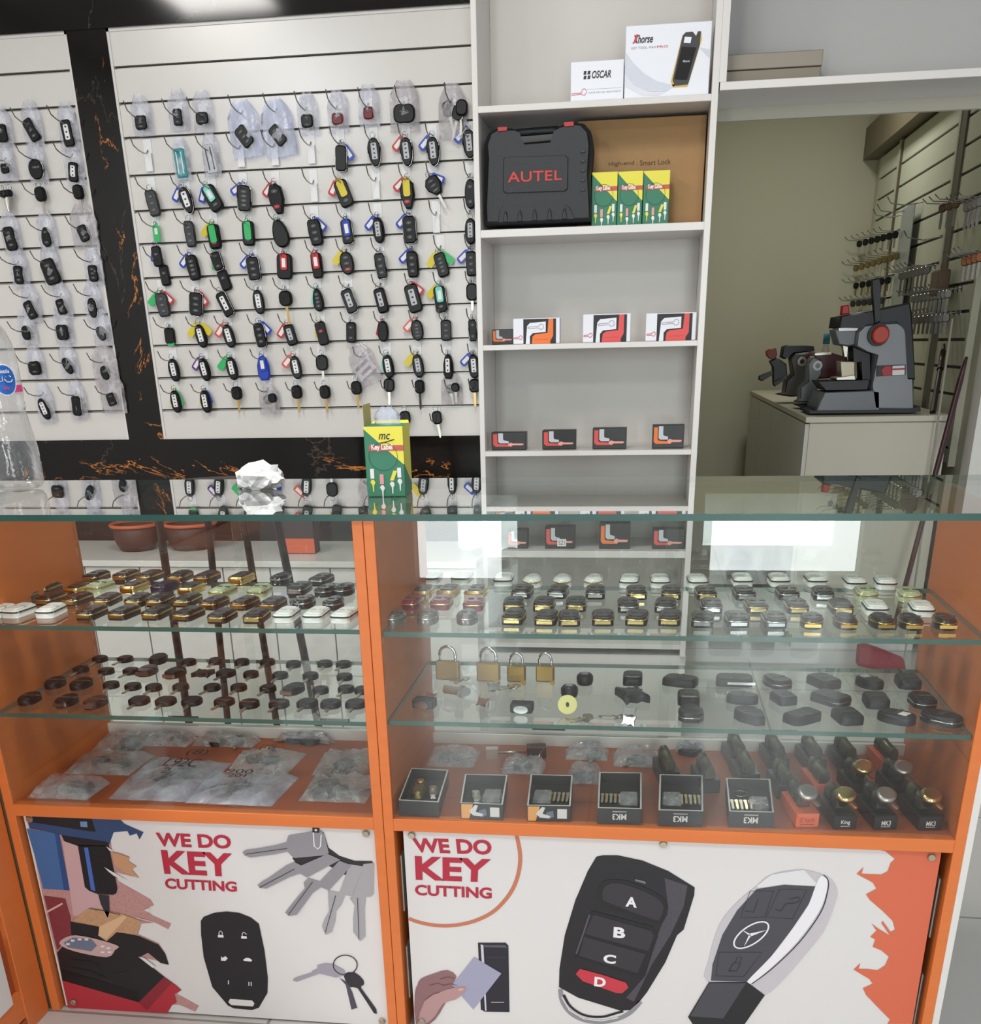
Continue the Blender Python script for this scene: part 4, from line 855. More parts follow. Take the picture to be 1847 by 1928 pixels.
def cover(px,py,z,k,yaw,label,group,sc=1.0):
    d_,body,trim,shp=CK[k]; q=onZ(px,py,z); w,h,d=0.036*sc,0.066*sc,0.015*sc
    t=empty('key_cover',(q.x,q.y,z),(R_(-90),0,yaw)); T(t,fit16(label),'key cover',group)
    part('shell',(k,sc),lambda: MB().prism(outline(shp,w,h),-0.0003,-d,bev=0.004),body,t)
    part('top_pad',(k,sc,'tp'),lambda: MB().prism([(x*0.72,y*0.78+0.003) for x,y in outline(shp,w,h)],-d+0.0006,-d-0.0014,bev=0.0008),(cov if k in 'kvonm' else body),t)
    if trim:
        part('edge_trim',(k,sc,'et'),lambda: MB().tube([(x*0.985,-d*0.70,y*0.985) for x,y in outline(shp,w,h)],0.0015,5,closed=True),trim,t)
        if k in 'knmov': part('front_band',(k,sc,'fb'),lambda: MB().prism(rrect(w*0.74,d*0.34,0.001,2,0,0),0,0.0012).v and _band(w,h,d),trim,t)
    for i in range(2 if k!='p' else 0): part('button',(k,sc,i),lambda i=i: MB().prism(oval(w*0.3,h*0.09,10,2.5,0,h*(0.16-0.24*i)),-d-0.001,-d-0.0024),mgrey if k not in 'wa' else pgrey,t)
    return t
def _band(w,h,d):
    return MB().box(-w*0.36,w*0.36,-d*0.62,-d*0.28,-h*0.5-0.0014,-h*0.5+0.002)
L1=[[(183,1094,'k'),(239,1092,'k'),(284,1093,'k'),(341,1094,'n'),(391,1095,'n'),(456,1097,'v'),(531,1098,'b'),(606,1100,'m')],
 [(90,1117,'n'),(150,1118,'v'),(190,1113,'g'),(255,1114,'v'),(312,1114,'p'),(362,1117,'v'),(421,1122,'g'),(490,1121,'g'),(565,1117,'m'),(615,1121,'b'),(650,1119,'b')],
 [(45,1133,'n'),(98,1136,'k'),(148,1137,'k'),(204,1138,'k'),(262,1139,'k'),(304,1139,'k'),(355,1139,'k'),(405,1144,'n'),(462,1145,'n'),(515,1146,'n'),(575,1143,'b'),(630,1145,'b')],
 [(2,1160,'w'),(38,1159,'w'),(98,1159,'w'),(175,1163,'k'),(236,1163,'k'),(297,1163,'k'),(357,1165,'k'),(420,1169,'k'),(485,1169,'k'),(541,1167,'w'),(597,1167,'w'),(650,1168,'w')]]
RN=['back','second','third','front']
for ri,row in enumerate(L1):
    for ci,(x,y,k) in enumerate(row):
        yaw=R_(random.uniform(-8,2)); cover(x,y-2,Z1L,k,yaw,'%s in %s row of left case, %s from left'%(CK[k][0],RN[ri],ORD[ci]),'key covers on the upper shelf of the left case')
R1=[[(813,1096,'w'),(871,1096,'w'),(949,1100,'w'),(1003,1103,'a'),(1059,1103,'a'),(1118,1103,'a'),(1185,1103,'w'),(1242,1103,'w'),(1312,1103,'w'),(1396,1101,'w'),(1465,1101,'w'),(1534,1101,'w'),(1607,1105,'w'),(1665,1106,'w'),(1744,1109,'w')],
 [(797,1124,'v'),(845,1123,'v'),(897,1124,'v'),(984,1123,'m'),(1051,1123,'m'),(1121,1124,'m'),(1198,1125,'k'),(1263,1125,'k'),(1328,1126,'k'),(1400,1126,'m'),(1481,1126,'m'),(1548,1127,'m'),(1629,1127,'g'),(1709,1129,'g'),(1772,1132,'g')],
 [(774,1144,'r'),(832,1144,'r'),(893,1146,'r'),(968,1147,'k'),(1025,1147,'k'),(1085,1147,'k'),(1182,1149,'m'),(1253,1149,'m'),(1338,1150,'m'),(1422,1150,'k'),(1498,1151,'k'),(1581,1152,'k'),(1646,1154,'w'),(1733,1156,'w'),(1798,1157,'w')],
 [(743,1172,'s'),(806,1172,'s'),(880,1172,'s'),(968,1171,'k'),(1029,1173,'k'),(1072,1174,'k'),(1135,1173,'k'),(1199,1173,'k'),(1261,1173,'k'),(1322,1176,'m'),(1386,1176,'m'),(1456,1177,'m'),(1527,1179,'o'),(1590,1180,'o'),(1658,1180,'o'),(1712,1181,'o'),(1776,1181,'o'),(1832,1182,'o')]]
for ri,row in enumerate(R1):
    for ci,(x,y,k) in enumerate(row):
        yaw=R_(random.uniform(-5,4)); q=onZ(x,y-2,Z1R)
        if q.x>0.525: continue
        cover(x,y-2,Z1R,k,yaw,'%s in %s row of right case, %s from left'%(CK[k][0],RN[ri],ORD[ci]),'key covers on the upper shelf of the right case',1.02)
# ================================================================ KEY BLANKS ON THE LOWER LEFT SHELF
K2=[[(189,1245,0),(237,1245,0),(299,1246,2),(356,1251,0),(407,1249,0),(456,1251,0),(504,1251,0),(553,1255,0),(612,1254,0),(647,1255,0)],
 [(153,1265,0),(201,1268,0),(247,1268,0),(279,1268,3),(331,1272,4),(383,1272,5),(426,1272,1),(473,1274,0),(528,1276,0),(585,1277,0),(649,1279,0)],
 [(105,1291,2),(154,1293,2),(210,1294,0),(251,1297,0),(290,1299,0),(341,1298,0),(400,1299,0),(450,1299,0),(505,1301,0),(553,1303,4),(604,1304,0),(652,1302,0),(683,1304,0)],
 [(57,1321,2),(127,1325,4),(181,1328,3),(263,1324,1),(313,1325,1),(362,1325,1),(423,1326,6),(470,1330,6),(526,1330,6),(579,1329,1),(623,1330,1),(670,1330,1)]]
KD={0:'black bow key blank',1:'large black bow key blank',2:'black remote fob',3:'dark brown remote fob',4:'black fob with chrome end',5:'black bat-shaped key cover',6:'black two-tone key bow'}
for ri,row in enumerate(K2):
    for ci,(x,y,k) in enumerate(row):
        q=onZ(x,y,Z2L); lab_=fit16('%s in %s row on the lower left shelf, %s from left'%(KD[k],RN[ri],ORD[ci])); g='keys on the lower shelf of the left case'
        yaw=R_(random.uniform(-12,8))
        if k in(0,1,6):
            t=empty('key_blank',(q.x,q.y,Z2L),(R_(-90),0,yaw)); w=0.031 if k==0 else 0.037
            part('bow',(k,),lambda: MB().prism(outline('oval' if k!=1 else 'key',w,w*1.08),-0.0002,-0.0105,bev=0.0032),black,t)
            if k==6: part('inlay',(k,),lambda: MB().prism(rrect(w*0.8,w*0.14,0.001,2,0,-w*0.12),-0.0100,-0.0112),mat('brown inlay','6b4a3e',.4),t)
            else: part('inlay',(k,'i'),lambda: MB().prism(oval(w*0.3,w*0.2,10),-0.0100,-0.0110),dgrey,t)
            part('blade',(k,'bl'),lambda: MB().add(*(lambda b:([(a,yy-0.003,c-w*0.42) for a,yy,c in b.v],b.f))(blademesh(0.032,0.0075))),steel if (ci+ri)%3 else nickel,t)
            T(t,lab_,'key blank',g)
        elif k==5:
            t=empty('key_cover',(q.x,q.y,Z2L),(R_(-90),0,yaw)); part('shell',('bat',),lambda: MB().prism(outline('bat',0.036,0.036),-0.0002,-0.010,bev=0.002),black,t); T(t,lab_,'key cover',g)
        else:
            t=empty('remote_fob',(q.x,q.y,Z2L),(R_(-90),0,yaw)); b_=brn if k==3 else black
            part('shell',(k,'rf'),lambda: MB().prism(outline('oval',0.036,0.058),-0.0002,-0.013,bev=0.004),b_,t)
            for i in range(3): part('button',('rf',i),lambda i=i: MB().prism(oval(0.012,0.006,10,2.3,0,0.016-0.012*i),-0.0125,-0.0138),mgrey,t)
            if k==4: part('chrome_end',('ce',),lambda: MB().box(-0.012,0.012,-0.010,-0.003,-0.031,-0.025),chrome,t)
            if k==3: part('end_cap',('cf',),lambda: MB().box(-0.013,0.013,-0.010,-0.003,-0.031,-0.024),mat('brown cap','6a463c',.4),t)
            T(t,lab_,'remote fob',g)
# ================================================================ LOWER RIGHT SHELF
for i,(x0,x1,yb_,yt,sp_) in enumerate(((820,864,1281,1216,0),(897,940,1284,1219,0),(954,988,1285,1229,1),(1008,1042,1285,1229,0))):
    q=onZ((x0+x1)/2,yb_,Z2R); a=onY(x0,yb_,q.y); b=onY(x1,yb_,q.y); w=b.x-a.x; h=onY(x0,yt,q.y).z-Z2R; bh=h*0.54
    t=empty('padlock',(q.x,q.y,Z2R),(0,0,R_(-6))); T(t,['largest brass padlock with steel shackle, leftmost of the four','second brass padlock from left on the lower right shelf','third brass padlock from left, darker and partly behind hanging keys','smallest bright brass padlock at right end of the padlock row'][i],'padlock','brass padlocks')
    bevel(MB().box(-w/2,w/2,0,0.016,0.0003,bh).ob('body',brass,t),0.0025,2)
    r=w*0.34; zz=h-r-0.003
    MB().tube([(-r,0.008,bh-0.004),(-r,0.008,zz)]+[(-r*math.cos(k*math.pi/8),0.008,zz+r*math.sin(k*math.pi/8)) for k in range(1,8)]+[(r,0.008,zz),(r,0.008,bh-0.004)],0.0030 if i<2 else 0.0024,8).ob('shackle',chrome,t)
    MB().prism(oval(w*.3,w*.3,14,2,0,bh*0.5),0,-0.0006).ob('stamp',brass,t)
def ringkeys(px,py,label,n,L=0.03,up=False):
    q=onZ(px,py,Z2R) if not up else onY(px,py,onZ(px,1285,Z2R).y)
    t=empty('key_ring',(q.x,q.y-0.012,Z2R)); T(t,label,'key ring','loose key rings with keys')
    MB().tube([(0.009*math.cos(k*math.pi/8),0.009*math.sin(k*math.pi/8)*0.8,0.003+0.002*math.sin(k)) for k in range(16)],0.0012,5,closed=True).ob('ring',chrome,t)
    for k in range(n):
        a=R_(-60+50*k); kk=MB().prism(oval(0.018,0.016,14),0,-0.002); b=blademesh(L,0.007); kk.add([(x,y,z-0.007) for x,y,z in b.v],b.f)
        kk.ob('key',nickel if k%2 else steel,t,(0.008*math.cos(a),0.006*math.sin(a),0.0025+0.002*k),(R_(-88),0,a-R_(40)))
for px,py,l,n in ((872,1278,'key ring with two keys between the first and second padlock',2),(966,1292,'key ring with silver keys in front of the third padlock',2),(1100,1352,'bunch of thin keys lying beside the yellow disc',3),(1163,1348,'round chrome key ring near middle of the lower right shelf',1)): ringkeys(px,py,l,n)
def lockset(px,py,kind,label):
    q=onZ(px,py,Z2R); t=empty('lock_cylinder',(q.x,q.y,Z2R),(0,0,R_(-30+ (px%7)*9))); T(t,label,'lock','car lock barrels on the lower right shelf')
    if kind=='barrel':
        MB().add(*(lambda m:([(z_,x_,y_) for x_,y_,z_ in m.v],m.f))(MB().lathe([(0.008,-0.02),(0.008,0.012),(0.012,0.014),(0.012,0.020)],16,c=(0,0.0125,0)))).ob('barrel',nickel,t)
        MB().prism(oval(0.03,0.018,16),0,-0.003).ob('flange',chrome,t,(0.02,0,0.012),(0,0,R_(60)))
    elif kind=='dark':
        bevel(MB().box(-0.02,0.02,-0.013,0.013,0.0003,0.018).ob('housing',dgrey,t),0.003); MB().prism(oval(0.026,0.014,16),0,-0.004).ob('bezel',chrome,t,(0,-0.013,0.009))
    elif kind=='cap':
        MB().lathe([(0.014,0.0003),(0.016,0.006),(0.016,0.016),(0.012,0.021)],20).ob('cap',black,t); MB().box(-0.006,0.006,-0.005,0.005,0.020,0.0225).ob('badge',gryi,t)
    elif kind=='disc':
        MB().prism(oval(0.034,0.034,24,2),0,-0.004).ob('disc',mat('pale yellow plastic','e3d98a',.4),t,(0,0,0.018),(R_(-20),0,0)); MB().prism(oval(0.006,0.009,12,2),-0.0045,-0.005).ob('hole',dgrey,t,(0,0,0.018),(R_(-20),0,0))
    else:
        MB().prism(outline('bat',0.024,0.018),0,-0.003,bev=0.0005).ob('plate',chrome,t,(0,0,0.010),(R_(-30),0,0)); MB().lathe([(0.006,0.0003),(0.006,0.012)],14,c=(0,0.008,0)).ob('barrel',nickel,t)
for a in ((800,1332,'dark','lock barrel with dark housing at the left end of the lower right shelf'),(812,1322,'plate','chrome lock plate at left behind the dark housing barrel'),(855,1312,'barrel','small steel lock barrel in front of the largest padlock'),(930,1303,'plate','bright chrome lock plate below the second padlock'),(910,1332,'plate','chrome lock face with a key in front of the second padlock'),(983,1340,'dark','dark rectangular lock housing below the third padlock'),(1101,1288,'cap','round black cap with square badge, right rear one'),(1072,1311,'cap','round black cap with square badge, left front one'),(1068,1345,'disc','pale yellow round disc lock face with keyhole'),(1185,1350,'plate','small chrome lock plate beside the round key ring'),(1184,1368,'plate','tiny chrome lock plate nearest the shelf front edge')): lockset(*a)
RF=[(1191,1284,'rect',1.0,0,'l'),(1190,1316,'bat',1.2,20,0),(1281,1289,'flip',1.1,70,0),(1296,1321,'rect',1.05,0,'l'),(1300,1350,'hex',1.15,0,'c'),(1382,1288,'rect',1.2,88,'k'),(1461,1290,'hex',1.1,30,'c'),(1397,1322,'oval',1.0,80,0),(1411,1355,'wedge',1.25,20,0),(1550,1290,'rect',1.15,28,'l'),(1474,1321,'rect',.95,20,0),(1563,1322,'rect',1.2,42,'c'),(1510,1357,'flip',1.15,-50,0),(1636,1292,'oval',1.05,30,'s'),(1594,1356,'rect',1.1,12,0),(1648,1326,'rect',1.1,0,0),(1708,1290,'rect',1.1,0,0),(1687,1358,'oval',1.15,50,'w'),(1735,1326,'key',1.1,5,'b'),(1771,1360,'oval',1.25,45,'c')]
for i,(x,y,shp,sc,yw,ex) in enumerate(RF):
    q=onZ(x,y,Z2R); 
    t=empty('remote_fob',(min(q.x,0.525),q.y,Z2R),(R_(-90),0,R_(yw))); w,h,d=0.037*sc,0.057*sc,0.016
    part('shell',(shp,sc),lambda: MB().prism(outline(shp,w,h),-0.0003,-d,bev=0.0045),mat('charcoal plastic','26272a',.42) if i%3 else black,t)
    for k in range(2): part('button',(shp,sc,k,'z'),lambda k=k: MB().prism(oval(w*.34,h*.12,10,2.4,0,h*(.18-.22*k)),-d+.0005,-d-.0008),mgrey,t)
    ds={'l':'with chrome lower edge','c':'with chrome rim','k':'with flip blade','s':'with grey square sticker','w':'with white square sticker','b':'with chrome side loops',0:'all dark'}[ex]
    if ex=='l': part('chrome_bar',(sc,'l'),lambda: MB().box(-w*.34,w*.34,-d-.0006,-d*.8,-h*.36,-h*.30),chrome,t)
    if ex in('c','b'): part('chrome_rim',(shp,sc,'c'),lambda: MB().tube([(a*0.99,-d*.5,b*.99) for a,b in outline(shp,w,h)],.0014,5,closed=True),chrome,t)
    if ex=='k': part('flip_blade',(sc,'k'),lambda: MB().box(-w*.52-.003,-w*.5,-d*.7,-d*.4,-h*.55,h*.2),chrome,t)
    if ex in('s','w'): part('sticker',(sc,ex),lambda: MB().box(-w*.2,w*.22,-d-.0008,-d+.0002,(.1 if ex=='s' else -.3)*h,(.36 if ex=='s' else -.08)*h),paper if ex=='w' else pgrey,t)
    rw=0 if y<1300 else (1 if y<1335 else 2)
    nth=sum(1 for r in RF if (0 if r[1]<1300 else (1 if r[1]<1335 else 2))==rw and r[0]<=x)-1
    T(t,fit16('black remote fob %s, %s row of lower right shelf, %s from left'%(ds,['back','middle','front'][rw],ORD[nth])),'remote fob','remote fobs on the lower right shelf')
# ================================================================ DECK OF THE CASES
def bagflat(px,py,wpx,hpx,m,label,group,writing=None,items=2,z=ZD,zt=0.026,rot=0,seed=0):
    """flat lying bag with the keys it holds"""
    rnd=random.Random(seed); a=onZ(px-wpx/2,py,z); b=onZ(px+wpx/2,py,z); c0=onZ(px,py+hpx/2,z); c1=onZ(px,py-hpx/2,z); w=b.x-a.x; h=c1.y-c0.y; c=onZ(px,py,z)
    h=min(h,2*(2.085-c.y),2*(c.y-1.714))
    lo,hi=(-1.168,-0.472) if c.x<-0.45 else (-0.422,0.543)
    c.x=min(max(c.x,lo+w*0.54),hi-w*0.54)
    for k in range(items):
        u,v=rnd.uniform(-.22,.22)*w,rnd.uniform(-.2,.2)*h
        kt=empty('car_key',(c.x+u,c.y+v,z+0.0005),(R_(-90),0,rnd.uniform(0,6.28))); sz=rnd.uniform(0.032,0.042)
        part('head',('bk',round(sz,3)),lambda: MB().prism(outline(rnd.choice(['oval','rect','key']),sz,sz*1.15),0,-0.009,bev=0.003),rnd.choice([black,dgrey,mgrey]) if 0 else black,kt)
        part('blade',('bkb',),lambda: MB().add(*(lambda b:([(a_,yy-0.003,cc-sz*0.5) for a_,yy,cc in b.v],b.f))(blademesh(0.026,0.0075))),steel,kt)
        T(kt,fit16('black car key %s inside the %s'%(['','lying second','lying third','lying fourth'][k],label)) ,'car key','keys in the bags on the cabinet deck')
    n=10;mb=MB();vs=[]
    for s_ in (0,1):
        for j in range(n):
            for i in range(n):
                u,v=i/(n-1)*2-1,j/(n-1)*2-1
                hh=((1-u**4)*(1-v**4))**.5
                vs.append((u*w/2*(1+0.06*v*rnd.uniform(0.5,1)),v*h/2+rnd.uniform(-.002,.002),0.0004+ (zt*hh*(0.75+rnd.uniform(-.3,.3))+0.001 if s_ else 0)))
    N2=n*n; fs=[]
    for j in range(n-1):
        for i in range(n-1):
            q=(j*n+i,j*n+i+1,(j+1)*n+i+1,(j+1)*n+i); fs.append(tuple(N2+k for k in q)); fs.append(q[::-1])
    mb.add(vs,fs,0,True); o=mb.ob('plastic_bag',m,None,(c.x,c.y,z),(0,0,R_(rot))); T(o,label,'plastic bag',group)
    if writing:
        for (s_,u0,v0,u1,v1) in writing:
            vv,ff=textmesh(s_,0.0); P=[(w*(u0+(u1-u0)*a_),h*(v0+(v1-v0)*b_),zt+0.004) for a_,b_ in vv]
            MB().add(P,ff).ob('handwriting',ink,o)
gB='clear bags on the deck of the left case'
BL=[(120,1488,120,34,bagm,'nearly empty clear bag with two round fobs at front left of the left case',None,2),
(205,1440,130,40,bagh,'clear bag of small keys behind the two round fobs, left case',None,2),
(228,1400,90,34,bagh,'clear bag with dark round fob at the back left, left case',None,2),
(318,1398,90,40,bagm,'clear bag with grey keys at the back, left case',None,1),
(322,1470,160,76,bagw,'large clear bag with a circled 8 and handwritten numbers, left case',[('(8)',0.02,0.30,0.28,0.5),('L92C',-0.1,0.02,0.3,0.24),('2',-0.02,-0.16,0.06,-0.02)],3),
(425,1400,120,34,bagh,'clear bag of black keys at the back middle, left case',None,3),
(575,1398,110,40,bagh,'clear bag of black keys behind, right of the middle, left case',None,3),
(500,1438,120,40,bagm,'clear bag with a circled number lying mid deck, left case',[('(10)',-0.1,0.0,0.14,0.3)],2),
(455,1488,170,56,bagw,'wide clear bag of folded keys at the front middle, left case',[('900',-0.2,0.1,0.1,0.24),('201',-0.14,-0.04,0.06,0.08)],4),
(650,1440,100,44,bagh,'clear bag with black key near the orange post, left case',None,2),
(640,1488,130,46,bagh,'clear bag with dark wallet shaped keys at front right, left case',[('L-390',-0.15,0.1,0.12,0.26)],4)]
for i,(x,y,w,h,m,l,wr,n) in enumerate(BL): bagflat(x,y,w,h,m,l,gB,wr,n,seed=20+i)
gC='clear bags on the deck of the right case'
for i,(x,y,w,h,l,n) in enumerate(((850,1430,90,30,'clear bag with lock parts behind the first open box, right case',1),(985,1448,80,22,'clear bag with screws beside the hinge, right case',1),(1105,1422,80,24,'clear bag of lock rings at the back, right case',1),(1200,1432,90,26,'clear bag of dark lock parts behind the open boxes, right case',1),(1300,1418,56,22,'small clear bag with steel lock barrel at the back, right case',1),(1100,1464,60,26,'small clear bag between the third and fourth open boxes',1))):
    bagflat(x,y,w,h,bagm,l,gC,None,n,seed=60+i,zt=0.028)
q=onZ(1010,1425,ZD); t=empty('door_latch',(q.x,q.y,ZD),(0,0,R_(8))); T(t,'brown and chrome door latch mechanism lying behind the open boxes','latch')
bevel(MB().box(-0.02,0.02,-0.012,0.012,0.0003,0.026).ob('case',mat('brown metal','4a2c22',.35,.5),t),0.002)
MB().tube([(-0.02,0,0.012),(-0.06,0.004,0.010),(-0.085,-0.004,0.012)],0.003,8).ob('rod',chrome,t); MB().box(-0.105,-0.08,-0.01,0.008,0.0003,0.022).ob('bracket',nickel,t); MB().tube([(0.004,-0.012,0.004),(0.012,-0.014,0.024)],0.003,8).ob('pin',chrome,t)
# open boxes
def openbox(c4,ybot,kind,label):
    tl,tr,br,bl=c4; hb=0.030
    A=onZ(*bl,ZD+hb); B=onZ(*br,ZD+hb); Cq=onZ(*tr,ZD+hb); Dq=onZ(*tl,ZD+hb)
    c=(A+B+Cq+Dq)/4; sh_=max(0,1.712-min(A.y,B.y)); t=empty('open_box',(c.x,c.y+sh_,ZD)); T(t,label,'box','open accessory boxes in the right case')
    Q=[Vector((p.x-c.x,p.y-c.y,0)) for p in (A,B,Cq,Dq)]; m=mat('box black card','232326',.5)
    mb=MB(); out=[(p.x,p.y,0.0003) for p in Q]+[(p.x,p.y,hb) for p in Q]; inn=[(p.x*.93,p.y*.95,hb) for p in Q]+[(p.x*.93,p.y*.95,0.006) for p in Q]
    mb.add(out+inn,[(0,1,5,4),(1,2,6,5),(2,3,7,6),(3,0,4,7),(3,2,1,0),(8,9,13,12),(9,10,14,13),(10,11,15,14),(11,8,12,15),(12,13,14,15)],0)
    mb.add([(p.x*1.004,p.y*1.004,hb+0.0004) for p in Q]+[(p.x*.93,p.y*.95,hb+0.0004) for p in Q],[(0,1,5,4),(1,2,6,5),(2,3,7,6),(3,0,4,7)],1)
    mb.ob('tray',[m,mat('white rim','d8d6d4',.5)],t)
    Wd=(Q[1]-Q[0]).length; 
    MB().add([(Q[i].x*.92+(0),Q[i].y*.94,0.012) for i in range(4)],[(0,1,2,3)]).ob('foam',mat('black foam','17171a',.9),t)
    fr=lambda u,v,z: (Q[0]*(1-u)+Q[1]*u+Vector((0,0,z)))+Vector((0,-0.0006,0))
    def ft(name,s_,u0,v0,u1,v1,m_,flip=False,bold=0.02):
        qd=[fr(u0,0,hb*v0),fr(u1,0,hb*v0),fr(u1,0,hb*v1),fr(u0,0,hb*v1)]
        if flip: qd=[qd[2],qd[3],qd[0],qd[1]]
        return text_quad(name,s_,qd,m_,t,bold,off=Vector((0,0,0)))
    def fp(name,pts,m_,k=1): MB().add([fr(u,0,hb*v)+Vector((0,-0.0004*k,0)) for u,v in pts],[tuple(range(len(pts)))]).ob(name,m_,t)
    ip=lambda u,v,z: tuple((Q[0]*(1-u)*(1-v)+Q[1]*u*(1-v)+Q[2]*u*v+Q[3]*(1-u)*v)*0.9+Vector((0,0,z)))
    if kind=='mk':
        ft('lettering','MK3',0.34,0.28,0.66,0.68,mat('print white','e6e4e2',.5),True); fp('rule',[(0.34,.80),(.66,.80),(.66,.84),(.34,.84)],mat('print white','e6e4e2',.5))
    if kind=='card':
        fp('orange_print',[(0.02,0.03),(0.2,.03),(0.3,.97),(0.02,.97)],mat('print peach','eaa45c',.5)); fp('white_swirl',[(0.2,.5),(0.35,.95),(.42,.9),(.36,.5),(.55,.35),(.5,.2),(.3,.25)],mat('print white','e6e4e2',.5),2)
        fp('blue_swirl',[(0.45,.6),(0.6,.7),(.62,.3),(.5,.15),(.42,.3)],mat('print slate','6a7488',.5),1); fp('white_square',[(0.70,.2),(.92,.2),(.92,.82),(.70,.82)],mat('print white','e6e4e2',.5),2)
    return t,ip
def drop(t,name,kind,ip,label,cat,grp=None):
    pass
def contents(ip,t,u,v,kind,label,cat):
    p=ip(u,v,0.013); loc=(t.location.x+p[0],t.location.y+p[1],ZD+0.0125)
    if kind=='keys':
        e=empty('key_set',loc,(0,0,0)); 
        for i in range(5):
            mb=MB(); b=blademesh(0.040,0.005); mb.add([(x,y,z) for x,y,z in b.v],b.f); mb.add(*(lambda m:(m.v,m.f))(MB().prism(oval(0.0065,0.010,10),0,-0.002)))
            mb.ob('key',goldw if i%2 else nickel,e,(-0.016+0.008*i,0.018,0.002),(R_(-90),0,0))
        T(e,label,cat,'key sets in the open boxes')
    elif kind=='bag':
        o=MB().prism(rrect(0.034,0.046,0.003,2),0,-0.009,bev=0.003).ob('plastic_pouch',bagh,None,loc,(R_(-90),0,0)); T(o,label,cat,'small pouches in the open boxes')
    elif kind=='lock':
        e=empty('lock_cylinder',loc,(0,0,R_(random.uniform(-15,15)))); T(e,label,cat,'locks in the open boxes')
        MB().prism(rrect(0.022,0.060,0.010,4),0,-0.014,bev=0.004).ob('body',mat('aged brass','8d8150',.3,.8),e,(0,0,0),(R_(-90),0,0)); MB().lathe([(0.008,0.014),(0.007,0.020)],16,c=(0,0.018,0)).ob('knob',brassy,e)
    elif kind=='silver':
        e=empty('lock_cylinder',loc,(0,0,R_(12))); T(e,label,cat,'locks in the open boxes')
        MB().prism(rrect(0.016,0.050,0.006,3),0,-0.008,bev=0.002).ob('body',steel,e,(0,0,0),(R_(-90),0,0)); MB().prism(oval(0.012,0.012,12),0,-0.011).ob('barrel',nickel,e,(0,0.008,0),(R_(-90),0,0))
OB=[(((770,1453),(841,1457),(822,1519),(746,1515)),1540,'plain','first open box from left, holding an aged brass lock',[('lock',.35,.5),('silver',.75,.5)]),
(((875,1459),(955,1461),(946,1517),(866,1514)),1545,'card','second open box from left with orange and white printed front',[('silver',.3,.45),('bag',.72,.5)]),
(((999,1459),(1078,1461),(1074,1519),(992,1518)),1548,'card','third open box from left, printed front, brass keys inside at right',[('bag',.3,.5),('keys',.72,.5)]),
(((1128,1456),(1208,1457),(1208,1526),(1125,1524)),1552,'mk','fourth open box from left, black, keys at left and pouch at right',[('keys',.27,.45),('bag',.73,.45)]),
(((1242,1459),(1323,1461),(1324,1529),(1240,1527)),1556,'mk','fifth open box from left, black, pouch at left and keys at right',[('bag',.28,.5),('keys',.75,.5)]),
(((1367,1465),(1450,1467),(1457,1530),(1373,1528)),1558,'mk','sixth open box from left, black, with a wire ring above the keys',[('keys',.3,.4),('bag',.74,.45)])]
for i,(c4,yb_,kd,l,cn) in enumerate(OB):
    t,ip=openbox(c4,yb_,kd,l)
    for (k,u,v) in cn: contents(ip,t,u,v,k,{'keys':'row of thin brass keys','bag':'grey plastic pouch','lock':'aged brass lock body','silver':'slim steel lock barrel'}[k]+' inside the %s open box from left'%ORD[i],{'keys':'keys','bag':'pouch','lock':'lock','silver':'lock'}[k])
    if i==5:
        p=ip(.3,.8,0.016); o=MB().tube([(0.014*math.cos(k*math.pi/10),0.014*math.sin(k*math.pi/10),0) for k in range(20)],0.0009,5,closed=True).ob('wire_ring',chrome,None,(t.location.x+p[0],t.location.y+p[1],ZD+0.014)); T(o,'thin steel ring in the sixth open box','ring')
